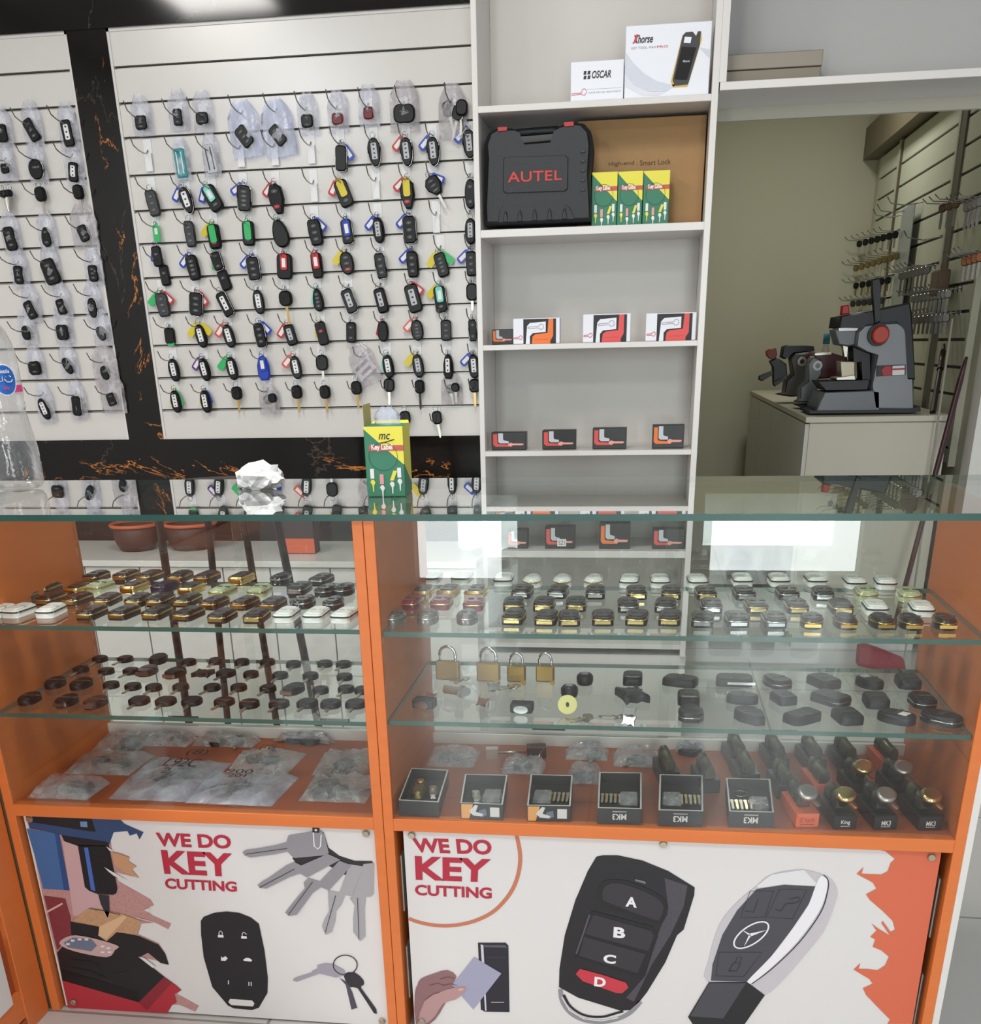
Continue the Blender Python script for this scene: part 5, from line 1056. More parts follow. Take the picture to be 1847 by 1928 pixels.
# lock cylinders standing on their cartons
olv=mat('olive metal','5d5a48',.35,.7); grm=mat('gunmetal','55564f',.35,.7)
CY=[(1519,1558,'o','s',2),(1590,1562,'b','g',2),(1666,1563,'b','s',2),(1750,1564,'b','g',2),
 (1483,1505,'b','n',1),(1550,1502,'r','n',1),(1622,1504,'b','g',1),(1697,1506,'b','s',1),
 (1260,1478,'b','n',1),(1335,1494,'b','n',1),(1410,1482,'b','n',1),
 (1393,1447,'b','n',0),(1466,1450,'b','n',0),(1536,1452,'b','n',0),(1600,1454,'b','n',0),(1672,1446,'r','n',0)]
for i,(x,y,bc,kn,rw) in enumerate(CY):
    q=onZ(x,y,ZD); bl,bw,bh=0.105,0.040,0.026
    if rw<2: bl=0.09
    if q.y+bl>2.09: q.y=2.09-bl
    yaw=R_(-14+(1750-x)/500*10)*(-1) if 0 else R_(8)
    nth=ORD[sum(1 for c in CY if c[4]==rw and c[0]<=x)-1]; rn=['back','middle','front'][rw]
    t=empty('lock_carton',(q.x-0.0,q.y,ZD),(0,0,yaw)); T(t,fit16('%s narrow carton under a door cylinder, %s row of the right case, %s from left'%('orange' if bc!='b' else 'black',rn,nth)),'box','cylinder cartons in the right case')
    m=mat('carton orange','dd6236',.5) if bc!='b' else mat('carton black','1b1a1c',.35)
    bevel(MB().box(-bw/2,bw/2,0,bl,0.0003,bh).ob('carton',m,t),0.001,1)
    F=Face(t,0,-bw/2,bw/2,0,bh)
    if bc=='b' and rw==2: F.tbox('lettering','MK3' if kn!='g' or i==3 else 'King',0.3,.35,.7,.7,mat('print white','e6e4e2',.5),2,bold=.02); F.rect('rule',.3,.24,.7,.28,mat('print white','e6e4e2',.5))
    elif bc=='o': F.tbox('lettering','E lock',.18,.4,.82,.75,mat('print dark orange','a93f1e',.5),2); F.rect('rule',.2,.2,.8,.26,mat('print dark orange','a93f1e',.5))
    c=empty('door_cylinder',(q.x,q.y,ZD+bh+0.0003),(0,0,yaw)); dm=olv if kn!='s' else grm
    T(c,fit16('%s door lock cylinder on its carton, %s row of the right case, %s from left'%({'s':'grey silver-knobbed','g':'olive gold-knobbed','n':'dark plain'}[kn],rn,nth)),'lock cylinder','door cylinders in the right case')
    x0=bl*0.36
    pr=[(0.5,-.012),(0.5,.004)]
    MB().prism([(-.010,0.0003),(.010,0.0003),(.0105,.012),(.0085,.020),(.004,.025),(-.004,.025),(-.0085,.020),(-.0105,.012)],bl*0.94,x0+0.028,bev=0.002).ob('rear_body',dm,c)
    MB().prism([(-.010,0.0003),(.010,0.0003),(.0105,.012),(.0085,.020),(.004,.025),(-.004,.025),(-.0085,.020),(-.0105,.012)],x0+0.020,x0-0.008 if kn!='n' else 0.004,bev=0.002).ob('front_body',dm,c)
    MB().lathe([(0.007,0),(0.010,0.008)],14).ob('cam',dm,c,(0.0,x0+0.020,0.018),(R_(-90),0,0))
    if kn!='n':
        km=goldw if kn=='g' else mat('satin silver','b9b4b2',.35,.9)
        MB().lathe([(0.008,0),(0.009,0.012),(0.017,0.020),(0.0175,0.026),(0.013,0.028)],24).ob('knob',km,c,(0,x0-0.012,0.012),(R_(24),0,0))
        MB().prism(oval(.008,.020,12),0,-.004).ob('thumb_turn',km,c,(0.014,0.014,0.014),(R_(-60),0,R_(40)))
# ================================================================ POSTERS
YP=1.7155
def zf(pts,ox,oy,sc): return [(ox+a/sc,oy+b/sc) for a,b in pts]
def poster(x0,x1,z0,z1,label):
    t=empty('poster_panel',(x0,YP,z0)); T(t,label,'poster'); MB().box(0,x1-x0,0,0.004,0,z1-z0).ob('board',mat('poster white','dcd8d6',.35,coat=.15),t); return t,Face(t,YP,px=True)
def caps(F,pts):
    for x,y in pts:
        a=F.P(x,y); o=MB().add(*(lambda m:([(p[0]+a[0],p[2],p[1]+a[1]) for p in m.v],[f[::-1] for f in m.f]))(MB().lathe([(0.0065,0.0),(0.0068,-0.006),(0.0058,-0.0075)],18))).ob('standoff_cap',mat('brushed nickel','b9b2a0',.3,.9),F.p)
t,F=poster(-1.168,-0.4655,0.004,0.4485,'left white poster with drill photo, black remote and fan of keys, WE DO KEY CUTTING')
t['label']='left white poster with drill press photo, black remote and fan of grey keys'
for s_,q in (('WE DO',((297,1593),(436,1598),(434,1572),(293,1567))),('KEY',((310,1644.5),(439,1650.5),(437,1606.6),(303,1600))),('CUTTING',((312,1672.7),(446.6,1679),(445.5,1659.7),(310,1653)))):
    F.text('lettering',s_,*q,crim,2,bold=0.035)
A=lambda pts:zf(pts,0,1520,4.6175); B=lambda pts:zf(pts,360,1520,4.6175)
def pm(n,c): return mat('print '+n,c,.45,noise=(.35 if n in('tan','black base','dark red','dusty pink') else 0),scale=260)
F.poly('drill_photo',A([(232,75),(960,262),(975,380),(1060,400),(1130,430),(1120,470),(1190,510),(1150,540),(1210,610),(1110,590),(1000,560),(1030,640),(1310,800),(1340,850),(1260,885),(1330,940),(1490,1010),(1465,1060),(1350,1000),(1230,1010),(1200,1100),(1380,1180),(1440,1270),(1470,1365),(1360,1330),(1220,1300),(1430,1470),(1540,1550),(1580,1585),(1540,1620),(1730,1725),(1700,1775),(1560,1715),(1500,1715),(1460,1782),(600,1745),(545,1500),(400,900)]),pm('dusty pink','b98a86'),1)
F.poly('machine_picture',A([(228,75),(1040,95),(1080,140),(1250,215),(1215,278),(1190,225),(1130,245),(1110,205),(990,215),(950,330),(800,300),(540,240),(520,232),(262,182)]),pm('steel blue','2e466f'),2)
F.poly('machine_picture',A([(228,78),(800,95),(835,210),(780,205),(330,135),(240,118)]),pm('near black','17161b'),3)
F.poly('machine_picture',A([(235,182),(520,232),(610,720),(380,705),(300,400)]),pm('door blue','41689c'),3)
F.poly('machine_picture',A([(480,225),(520,232),(610,720),(560,715)]),pm('deep blue','274a80'),4)
F.poly('machine_picture',A([(700,120),(760,120),(765,170),(705,165)]),pm('icon blue','6f8cb8'),4)
F.poly('pink_wall_picture',A([(540,245),(700,330),(780,720),(870,760),(940,960),(640,940)]),pm('pale pink','c9a3a4'),2)
F.poly('spindle_picture',A([(540,240),(945,300),(945,335),(680,332),(560,290)]),pm('near black','17161b'),4)
F.poly('spindle_picture',A([(680,325),(950,330),(1025,700),(1015,745),(985,757),(850,750),(780,722),(742,690)]),pm('spindle black','131419'),4)
F.poly('spindle_picture',A([(735,345),(770,345),(835,725),(795,712)]),pm('highlight blue','4668b8'),5)
F.poly('drill_bit_picture',A([(858,752),(952,762),(958,900),(940,958),(915,905),(880,835)]),pm('bit grey','2a2b33'),5)
F.poly('block_picture',A([(625,980),(790,868),(1060,920),(1235,985),(1200,1105),(1020,1080),(930,1160),(860,1110),(900,1040)]),pm('tan','bd936f'),5)
F.poly('block_picture',A([(870,1030),(1080,930),(1110,950),(930,1140),(860,1110)]),pm('pale tan','d9b38c'),6)
F.poly('red_box_picture',A([(385,765),(570,790),(620,960),(622,1112),(500,1240)]),pm('dark red','7f333b'),3)
F.poly('red_box_picture',A([(395,905),(545,825),(550,840),(405,920)]),pm('pale line','d8b0a8'),4)
F.poly('base_picture',A([(615,990),(900,1040),(860,1110),(930,1160),(1015,1078),(1210,1115),(1380,1190),(1440,1270),(1470,1365),(1400,1350),(1290,1260),(1215,1300),(1430,1470),(1380,1530),(1210,1690),(545,1500),(500,1260),(625,1115)]),pm('black base','1a191d'),4)
F.poly('base_picture',A([(530,1400),(1200,1600),(1210,1690),(545,1500)]),pm('black edge','0e0d10'),5)
F.poly('control_picture',A([(520,1175),(620,1110),(780,1125),(1025,1195),(1005,1235),(930,1297),(640,1242)]),pm('silver pink','c6a6a2'),6,smooth=3)
F.poly('control_picture',A([(560,1172),(640,1125),(800,1140),(850,1195),(800,1245),(600,1212)]),pm('slate','30303f'),7)
for x,y in ((640,1150),(700,1140),(760,1140),(600,1180),(900,1200),(950,1215),(900,1250),(960,1250)): F.poly('control_button_picture',A([(x-16,y-9),(x+16,y-7),(x+14,y+11),(x-18,y+9)]),pm('button pale','dcd8dc'),8)
F.poly('red_base_picture',A([(545,1500),(1210,1690),(1430,1470),(1540,1550),(1580,1585),(1520,1620),(1540,1690),(1500,1715),(1460,1782),(600,1745)]),pm('strong red','b02c38'),5)
F.poly('red_base_picture',A([(1210,1690),(1430,1470),(1500,1520),(1280,1760)]),pm('deep red','8a2530'),6)
for q in (((780,872),(900,890),(1050,925)),((1180,950),(1350,990)),((640,1385),(800,1420),(930,1480)),((880,1370),(760,1330),(640,1320)),((1000,1440),(1100,1420))): F.line('scratch_line',A(q),0.0012,pm('button pale','dcd8dc') if q[0][0]>1100 else ink,9)
for q in ([(930,330),(1000,375),(960,370)],[(915,512),(1000,560),(1115,630),(1000,590),(950,550)],[(1255,885),(1310,870),(1300,905)],[(1210,1290),(1260,1300),(1365,1380),(1330,1385)]): F.poly('torn_edge',A(q),pm('poster hole','dcd8d6'),9)
F.poly('brush_picture',A([(975,385),(1130,430),(1120,465),(1190,510),(1150,540),(1215,612),(1120,580),(1000,500)]),pm('brush tan','c4946f'),4)
# remote picture
F.poly('remote_picture',B([(85,985),(110,950),(200,915),(310,903),(420,915),(520,955),(590,1010),(640,1250),(668,1480),(665,1610),(590,1740),(530,1760),(370,1745),(320,1720),(185,1560),(110,1300),(87,1100)]),pm('remote black','1d1a1f'),2)
F.poly('loop_hole_picture',B([(340,1662),(530,1675),(552,1700),(540,1728),(350,1715),(325,1690)]),pm('poster hole','dcd8d6'),3)
wi=pm('icon white','e6e3e6')
for x,y,o_ in ((258,1105,0),(460,1115,10)):
    F.poly('padlock_icon',B([(x-22,y),(x+24,y+3),(x+26,y+24),(x-24,y+22)]),wi,3); F.line('padlock_icon',B([(x-14,y),(x-14,y-22),(x,y-34),(x+14,y-22),(x+14+o_,y-2-o_)]),0.0014,wi,3)
F.poly('horn_icon',B([(262,1290),(275,1305),(300,1290),(320,1310),(300,1332),(262,1330)]),wi,3); F.poly('car_icon',B([(455,1320),(480,1305),(510,1308),(532,1325),(525,1338),(460,1332)]),wi,3)
F.text('numeral','I',*B([(322,1535),(330,1536),(330,1502),(322,1501)]),wi,3); F.text('numeral','II',*B([(500,1548),(528,1550),(528,1516),(500,1514)]),wi,3)
kg=pm('key grey','8f8b90'); kg2=pm('key grey light','a5a1a5'); kd=pm('key dark','2b272b')
F.poly('key_link_picture',B([(1150,210),(1195,350),(1290,420),(1420,462),(1575,465),(1590,520),(1400,620),(1150,480),(1000,600),(880,440)]),kd,2)
for i,p in enumerate(([(1410,1080),(1410,960),(1422,850),(1380,790),(1405,770),(1500,490),(1590,480),(1588,750),(1560,775),(1520,775),(1510,880),(1515,1120),(1470,1162)],[(1138,1030),(1165,960),(1200,900),(1195,820),(1190,720),(1290,735),(1380,490),(1500,510),(1400,770),(1340,760),(1310,840),(1260,900),(1255,980),(1225,1080),(1170,1105)],[(820,910),(850,870),(930,770),(990,700),(980,650),(1020,610),(1120,640),(1290,460),(1400,500),(1200,718),(1130,690),(1060,740),(920,930),(850,940)],[(580,670),(620,640),(680,605),(830,500),(900,470),(960,500),(1190,400),(1300,450),(1010,605),(950,570),(860,600),(660,700),(600,697)],[(450,385),(480,365),(570,355),(740,325),(830,300),(850,240),(1060,205),(1130,200),(1160,225),(1200,390),(1170,410),(900,435),(870,410),(840,378),(740,400),(520,430),(470,415)])):
    F.poly('key_picture',B(p),[kg2,kg2,kg,kg,kg][i],3+i)
for a,b_ in (((600,690),(900,530)),((850,925),(1060,640)),((1170,1080),(1260,760)),((1462,1140),(1450,780)),((480,400),(840,350))): F.line('groove_line',B([a,b_]),0.0012,kd,9)
F.line('clip_picture',B([(1065,200),(1075,330),(1105,355),(1130,330),(1135,230)]),0.0022,wi,9); F.poly('clip_picture',B([(1058,165),(1120,168),(1118,215),(1060,210)]),kd,9); F.poly('clip_hole_picture',B([(1078,180),(1100,182),(1098,200),(1080,198)]),wi,10)
F.poly('key_picture',B([(1290,1480),(1360,1520),(1400,1600),(1445,1740),(1395,1755),(1345,1540)]),pm('key slate','4b4654'),3)
F.poly('key_picture',B([(1325,1452),(1420,1430),(1500,1500),(1498,1545),(1480,1570),(1610,1750),(1590,1785),(1450,1570),(1385,1560)]),pm('key charcoal','2c2831'),4,smooth=2)
F.poly('key_picture',B([(885,1500),(900,1480),(1060,1430),(1052,1418),(1100,1400),(1098,1370),(1170,1352),(1240,1360),(1335,1412),(1340,1455),(1260,1475),(1180,1455),(1120,1440),(920,1512)]),pm('key lilac','9d97a3'),5)
F.line('ring_picture',B([(1342+104*math.cos(k*math.pi/14),1365+85*math.sin(k*math.pi/14)) for k in range(28)]),0.0022,kd,6,True)
caps(F,[(58,1541),(690,1568),(140,1885),(720,1921)])
t,F=poster(-0.414,0.534,0.004,0.4485,'right wide white poster with lettered remote, star emblem key and orange brush edge')
t['label']='right white poster with lettered remote, emblem car key and orange brush strokes'
for s_,q in (('WE DO',((781,1604.4),(926,1609.4),(925,1581),(775,1577))),('KEY',((783,1656),(922,1661),(924.7,1617.5),(781,1611.4))),('CUTTING',((782,1685),(926,1692),(926,1671),(781,1665)))):
    F.text('lettering',s_,*q,crim,2,bold=0.035)
F.line('circle_print',[(972.4,1571),(979.5,1610),(975.5,1647),(961,1681),(933,1713),(901,1731),(869,1740),(836.6,1743),(806,1740),(782,1734),(770,1729)],0.0075,pm('terracotta','c4765a'),1)
A=lambda pts:zf(pts,740,1540,4.969); B=lambda pts:zf(pts,1020,1580,5.54); C_=lambda pts:zf(pts,1280,1600,3.2575); E2=lambda pts:zf(pts,1550,1480,4.303)
F.poly('reader_picture',A([(795,1165),(1055,1165),(1080,1195),(1090,1815),(860,1810),(822,1790)]),pm('reader dark','23212a'),2)
F.poly('reader_picture',A([(820,1180),(846,1185),(876,1800),(862,1800)]),pm('reader light','c9c6d2'),3); F.poly('reader_picture',A([(850,1185),(1050,1185),(1072,1210),(855,1205)]),pm('reader grey','565363'),3)
F.line('reader_line',A([(880,1302),(1055,1300)]),0.0008,pm('reader grey','565363'),3); F.line('reader_line',A([(918,1720),(1040,1720)]),0.0016,pm('reader light','c9c6d2'),3)
F.poly('card_picture',A([(760,1298),(1015,1450),(753,1787),(553,1560)]),pm('card lilac','a09eb6'),4)
F.poly('hand_picture',A([(205,1640),(230,1560),(262,1500),(390,1450),(510,1420),(595,1478),(553,1560),(600,1600),(585,1690),(510,1700),(440,1820),(345,1925),(215,1925)]),pm('skin shade','8c6668'),4,smooth=2)
F.poly('hand_picture',A([(300,1700),(430,1625),(560,1585),(665,1572),(690,1592),(650,1640),(590,1690),(470,1730),(400,1840),(300,1925),(230,1925)]),pm('skin light','b48d8c'),6,smooth=2)
for q in ([(470,1560),(540,1545),(600,1560)],[(440,1500),(520,1480),(585,1500)],[(340,1560),(420,1540),(480,1560)],[(300,1700),(380,1640),(440,1625)]): F.line('finger_crease',A(q),0.0012,pm('skin line','6a4648'),7)
F.poly('thumb_nail_picture',A([(610,1590),(650,1580),(668,1590),(650,1606),(615,1608)]),pm('nail','cfaaa6'),8)
F.poly('remote_picture',B([(570,180),(640,165),(790,165),(1050,220),(1320,330),(1595,500),(1590,580),(1480,940),(1410,1000),(1290,1280),(1100,1590),(1030,1680),(920,1780),(820,1785),(380,1650),(180,1540),(185,1350),(240,1000),(355,620),(370,590),(480,330)]),pm('remote black','221f23'),2)
F.poly('speckled_area',B([(1280,400),(1520,480),(1480,700),(1340,1000),(1150,1300),(960,1690),(880,1650),(1080,1420),(1210,1000),(1320,700)]),mat('speckled charcoal','4a474e',.6,noise=.6,scale=900),3)
bt=pm('button charcoal','312e33'); bt2=pm('button edge','17151a')
F.poly('button_a_picture',B([(590,640),(560,590),(620,450),(720,420),(900,430),(1200,560),(1320,700),(1270,850),(1170,880),(640,690)]),bt2,4,smooth=2); F.poly('button_a_picture',B([(640,610),(640,520),(720,455),(880,470),(1180,590),(1270,700),(1230,820),(1160,830),(680,650)]),bt,5,smooth=2)
F.poly('button_group_picture',B([(520,740),(1170,910),(1215,1000),(1080,1400),(1010,1440),(350,1220),(430,960)]),bt2,4); F.poly('button_b_picture',B([(540,780),(1140,950),(1170,1000),(1110,1160),(450,980)]),bt,5); F.poly('button_c_picture',B([(440,1010),(1080,1190),(1000,1390),(390,1210)]),bt,5)
F.line('highlight_line',B([(500,780),(440,960),(360,1190)]),0.003,pm('line grey','55525a'),5); F.poly('led_picture',B([(975,410),(1080,435),(1085,460),(975,430)]),pm('led grey','77747a'),5)
F.poly('button_d_picture',B([(400,1345),(640,1410),(880,1490),(905,1540),(840,1600),(780,1598),(430,1475),(355,1400)]),pm('panic red','c33543'),5)
for s_,x0,y0,x1,y1 in (('A',872,595,990,702),('B',745,912,868,1024),('C',640,1195,770,1290),('D',545,1432,664,1532)):
    F.text('letter_'+s_.lower(),s_,*B([(x0,y1-8),(x1,y1+6),(x1+8,y0+8),(x0+8,y0-6)]),wi,6,bold=.04)
F.line('loop_picture',B([(195,1560),(215,1690),(300,1810),(440,1885),(620,1905),(800,1870),(930,1800),(1030,1690)]),0.009,pm('loop chrome','8d8b90'),2); F.line('loop_picture',B([(230,1620),(300,1740),(440,1830),(620,1850),(780,1810),(850,1790)]),0.005,pm('loop black','1a181b'),3); F.line('loop_picture',B([(210,1640),(290,1780),(440,1868),(620,1890),(800,1855)]),0.002,wi,4)
F.poly('key_body_picture',C_([(470,220),(560,150),(740,120),(860,145),(930,180),(965,250),(950,330),(880,500),(760,650),(640,790),(522,890),(460,830),(168,805),(175,680),(240,460),(350,320)]),pm('silver body','c3bdc2'),2,smooth=3)
F.poly('key_body_picture',C_([(470,220),(560,150),(760,120),(835,200),(830,220),(640,208),(480,232)]),pm('silver light','dedbdd'),3)
F.poly('key_face_picture',C_([(470,238),(640,212),(830,222),(790,330),(690,480),(560,650),(410,805),(190,800),(200,700),(260,520),(350,370)]),pm('key face grey','47464c'),3)
F.poly('key_strip_picture',C_([(830,222),(862,160),(903,170),(900,250),(850,380),(720,560),(560,720),(440,815),(410,805),(560,650),(690,480),(790,330)]),pm('silver white','e9e6e9'),4,smooth=3)
F.line('key_seam',C_([(880,152),(908,185),(903,260),(860,385),(730,565),(565,725),(440,818)]),0.0018,blk,5)
F.poly('key_base_picture',C_([(178,808),(410,805),(520,888),(395,1068),(80,1068),(50,1022)]),pm('base black','1f1d20'),5); F.poly('key_base_picture',C_([(180,812),(405,812),(265,1030),(62,1016)]),pm('base grey','46454b'),6)
F.line('emblem_ring',C_([(437+math.cos(a)*104-math.sin(a)*22,518+math.sin(a)*72-math.cos(a)*38) for a in [k*math.pi/14 for k in range(28)]]),0.0030,wi,6,True)
for q in ((532,487),(374,482),(392,590)): F.poly('emblem_star',C_([(430+ (518-q[1])*.09,518+(q[0]-430)*.09),q,(430-(518-q[1])*.09,518-(q[0]-430)*.09)]),wi,6)
ln=pm('button line','2d2c31')
F.line('button_outline',C_([(430,250),(575,250),(520,410),(370,415)]),0.0010,ln,5,True); F.line('button_outline',C_([(610,240),(780,240),(690,420),(530,410)]),0.0010,ln,5,True); F.line('button_outline',C_([(240,625),(505,625),(390,775),(220,770)]),0.0010,ln,5,True)
F.line('icon_print',C_([(300,740),(350,740),(370,690),(330,690),(300,740)]),0.0016,ln,5); F.line('icon_print',C_([(340,690),(350,655),(380,655),(370,690)]),0.0012,ln,5); F.line('icon_print',C_([(400,370),(450,380),(480,300)]),0.0016,ln,5); F.line('icon_print',C_([(585,360),(620,370),(650,330),(720,320),(730,290),(670,300)]),0.0016,ln,5)
F.poly('brush_print',E2([(430,512),(500,525),(580,590),(545,620),(520,690),(470,715),(385,712),(310,708),(325,655),(270,710),(400,780),(430,830),(345,875),(375,920),(480,1010),(560,1090),(580,1160),(545,1180),(480,1090),(470,1110),(540,1210),(440,1150),(390,1110),(430,1170),(380,1220),(420,1240),(400,1300),(470,1330),(530,1380),(500,1450),(440,1490),(350,1480),(285,1480),(300,1432),(245,1485),(370,1560),(400,1600),(320,1635),(345,1690),(450,1800),(540,1890),(520,1925),(720,1925),(955,540)]),pm('brush orange','d4694a'),2)
caps(F,[(776,1571),(1249,1588),(1753,1612),(795,1921)])
# ================================================================ BACK ROOM
gs=mat('back room slat','c6c8b4',.45)
def rpanel(y0,y1,label):
    z0,z1=0.75,2.19; t=empty('slat_panel',(XR,y0,z0)); T(t,label,'slat panel')
    MB().box(-0.006,-0.0005,0,y1-y0,0,z1-z0).ob('backing_board',dkgap,t); s=MB()
    zz=[z0]+[2.077-0.105*k for k in range(13)][::-1]+[z1]; zz=[z for z in zz if z0<=z<=z1]
    for a,b in zip(zz[:-1],zz[1:]): s.box(-0.018,-0.006,0,y1-y0,a-z0+0.006,b-z0-0.006)
    s.ob('slats',gs,t); e=MB(); e.box(-0.03,-0.001,-0.03,0,0,z1-z0); e.ob('edge_trim',mat('satin trim','bcb9a6',.4),t)
    return t
yA,yB_,yC=onX(1711,257,XR).y,onX(1834,204,XR).y,P0.y
rpanel(yA+0.06,YB-0.18,'greenish slatwall panel on back room wall, farthest section by the corner')
rpanel(yB_+0.10,yA,'greenish slatwall panel on back room wall, middle section')
rpanel(yC+0.12,yB_-0.02,'greenish slatwall panel on back room wall, nearest section')
dks=mat('dark bronze strip','57503f',.5)  # aluminium column strips, with their shadow put into the dark colour
for a,b in ((yA,yA+0.03),(yB_-0.02,yB_+0.07)):
    o=MB().box(XR-0.026,XR-0.0005,a,b,0.75,2.19).ob('trim_4' if a==yA else 'trim_5',dks); o['kind']='structure'
o=MB().box(XR-0.09,XR-0.001,4.9,YB-0.002,2.20,2.36).ob('trim_6',mat('bulkhead brown','6f6752',.6)); o['kind']='structure'
def rhook_rows(a,b,n,what,rowlabel,L,m1,m2,seed):
    rnd=random.Random(seed)
    for i in range(n):
        u=i/(n-1); x,y=a[0]+(b[0]-a[0])*u,a[1]+(b[1]-a[1])*u
        q=onX(x,y,XR-0.07); nm='wall_key_blank'
        t=empty(nm,(XR-0.07,q.y,q.z)); T(t,fit16('%s on %s, %s from left'%(what,rowlabel,ORD[i])),'key blank','key blanks on the back room slatwall')
        part('bow',('rb',m1.name),lambda: MB().prism(outline('key',0.03,0.034),0,-0.012,bev=0.003),m1,t,None,(0,0,R_(-25)))
        part('blade',('rbb',m2.name,L),lambda: MB().box(-0.005,0.005,-0.007,-0.003,-L,-0.014),m2,t,None,(0,0,R_(-25)))
        h=empty('wall_hook',(XR-0.018,q.y,q.z+0.02)); T(h,fit16('thin wire hook holding the %s %s on %s, back room'%(ORD[i],what.split()[-1],rowlabel)),'hook','wire hooks on the back room slatwall')
        part('prong',('rp',),lambda: MB().tube([(0,0,0),(-0.06,0,-0.004),(-0.12,0,0.0),(-0.14,-0.0,0.018)],0.0022,5),wire,h)
        part('mount_plate',('rpl',),lambda: MB().box(-0.003,0,-0.012,0.012,-0.012,0.008),wire,h)
rhook_rows((1607,462),(1686,442),8,'black headed key blank','top row of the far section',0.06,black,steel,1)
rhook_rows((1612,505),(1688,482),8,'brass key blank','second row of the far section',0.05,mat('dull brass','7d6f42',.4,.6),nickel,2)
rhook_rows((1600,540),(1672,528),7,'dark key blank','third row of the far section',0.05,black,mat('dull brass','7d6f42',.4,.6),3)
rhook_rows((1606,572),(1660,566),6,'small dark key blank','fourth row of the far section',0.045,dgrey,nickel,4)
rhook_rows((1698,520),(1746,508),7,'steel key blank','top row of the middle section',0.09,gryc,gryc,5)
rhook_rows((1722,563),(1786,553),10,'long steel key blank','second row of the middle section',0.08,gryc,gryc,6)
rhook_rows((1724,603),(1782,598),8,'short steel key blank','third row of the middle section',0.06,gryc,gryc,7)
rhook_rows((1775,392),(1800,384),3,'bronze key blank','upper row beside the trim strip',0.08,mat('bronze','6c5642',.4,.6),gryc,8)
rhook_rows((1822,390),(1846,380),4,'long steel key blank','upper row of the near section',0.08,gryc,gryc,9)
rhook_rows((1818,492),(1846,484),4,'copper key blank','lower row of the near section',0.07,mat('copper','8a5a40',.35,.8),gryc,10)
for i,(x,y,l) in enumerate(((1693,395,'upper curved'),(1702,386,'second curved'),(1724,372,'third curved'),(1760,437,'lone lower'))):
    q=onX(x+14,y+8,XR-0.02); h=empty('wall_hook',(XR-0.018,q.y,q.z)); T(h,l+' bare wire hook on middle section of the back room slatwall','hook','wire hooks on the back room slatwall')
    part('prong',('rp2',),lambda: MB().tube([(0,0,0),(-0.08,0,-0.012),(-0.15,0,0.0),(-0.17,-0.0,0.028)],0.0028,5),wire,h)
q=onX(1705,440,XR-0.05); q2=onX(1690,560,XR-0.05)
o=MB().box(-0.002,0.002,-0.14,0.14,-0.62,0).ob('plastic_sheet',mat('grey plastic sheet','8f9894',.3),None,(XR-0.05,q.y,onX(1712,388,XR-0.05).z)); T(o,'long grey plastic bag hanging on the back room slatwall middle section','plastic bag')
q=onX(1775,508,XR-0.06); o=bevel(MB().box(-0.03,0.02,-0.07,0.07,-0.10,0.0).ob('brown_pouch',mat('brown pouch','6f5a49',.6),None,(XR-0.06,q.y,q.z)),0.008); T(o,'brown pack hanging on the back room slatwall beside the trim strip','pack')
# white cabinet in the back room
ZK=0.965; X0k=0.652
lamk=mat('dimmed laminate','c8c2b0',.4)  # cabinet laminate toned down, so the dim room light is in its colour
t=empty('machine_cabinet',(X0k,4.70,0)); T(t,'white low cabinet in the back room carrying the key cutting machines','cabinet')
bevel(MB().box(-0.008,0.56,-0.012,2.62,ZK-0.022,ZK).ob('worktop',lamk,t),0.002); MB().box(0.012,0.55,0.012,2.6,0.07,ZK-0.022).ob('carcass',lam2,t); MB().box(0.03,0.55,0.03,2.58,0,0.07).ob('plinth',lam,t)
MB().box(0.012,0.55,0,0.012,0.07,ZK-0.026).ob('end_panel',lamk,t)
for k in range(4): MB().box(-0.004,0.012,0.014+0.645*k,0.65+0.645*k,0.08,ZK-0.028).ob('door',lam2,t)
# machines
Am=lambda pts:zf(pts,1420,520,5.432)
mgr=mat('machine grey','6e7074',.4,.3); mgr2=mat('machine light grey','85878a',.38,.3); mbk=mat('machine black','232427',.45)
def machine(label,Y,bx):
    q=onY(bx,775,Y); t=empty('key_machine',(q.x,Y,ZK)); T(t,label,'key cutting machine'); return t
def mp(t,name,pts,m,Y,d,bv=0.006,off=0.0):
    L=t.location; q=[(p.x-L.x,max(p.z-L.z,0.0005)) for p in (onY(a,b,Y) for a,b in Am(pts))]
    return MB().prism(q,Y-L.y+d,Y-L.y+off,bev=bv).ob(name,m,t)
YM=4.80; t=machine('large grey vertical key cutting machine with red knob and black back cover',YM,1640)
mp(t,'housing',[(1030,700),(1050,560),(1120,490),(1260,465),(1480,455),(1550,500),(1580,600),(1590,1060),(1640,1060),(1635,1375),(1240,1378),(1200,1150),(1240,800),(1130,760)],mgr2,YM,0.24,.012)
mp(t,'base',[(620,1380),(700,1190),(1230,1165),(1300,1180),(1300,1378)],mgr,YM,0.26,.010)
mp(t,'foot_plate',[(555,1405),(560,1380),(1600,1365),(1700,1330),(1705,1385),(1600,1398)],mbk,YM-0.01,0.28,.003)
mp(t,'back_cover',[(860,525),(880,410),(1130,360),(1240,340),(1600,270),(1620,400),(1650,1060),(1578,1060),(1565,560),(1480,450),(1260,458),(1120,485),(1100,530)],mbk,YM-0.004,0.25,.008)
mp(t,'spindle_head',[(820,545),(1120,535),(1060,700),(960,720),(860,700)],mgr,YM+0.03,0.14,.006)
mp(t,'chrome_bar',[(860,530),(1130,518),(1130,555),(860,562)],chrome,YM+0.02,0.15,.002)
mp(t,'cutter',[(905,700),(960,700),(950,830),(925,830)],steel,YM+0.06,0.05,.002)
mp(t,'column',[(1010,720),(1190,790),(1190,1150),(1110,1160),(1100,860),(1010,880)],mbk,YM+0.05,0.12,.004)
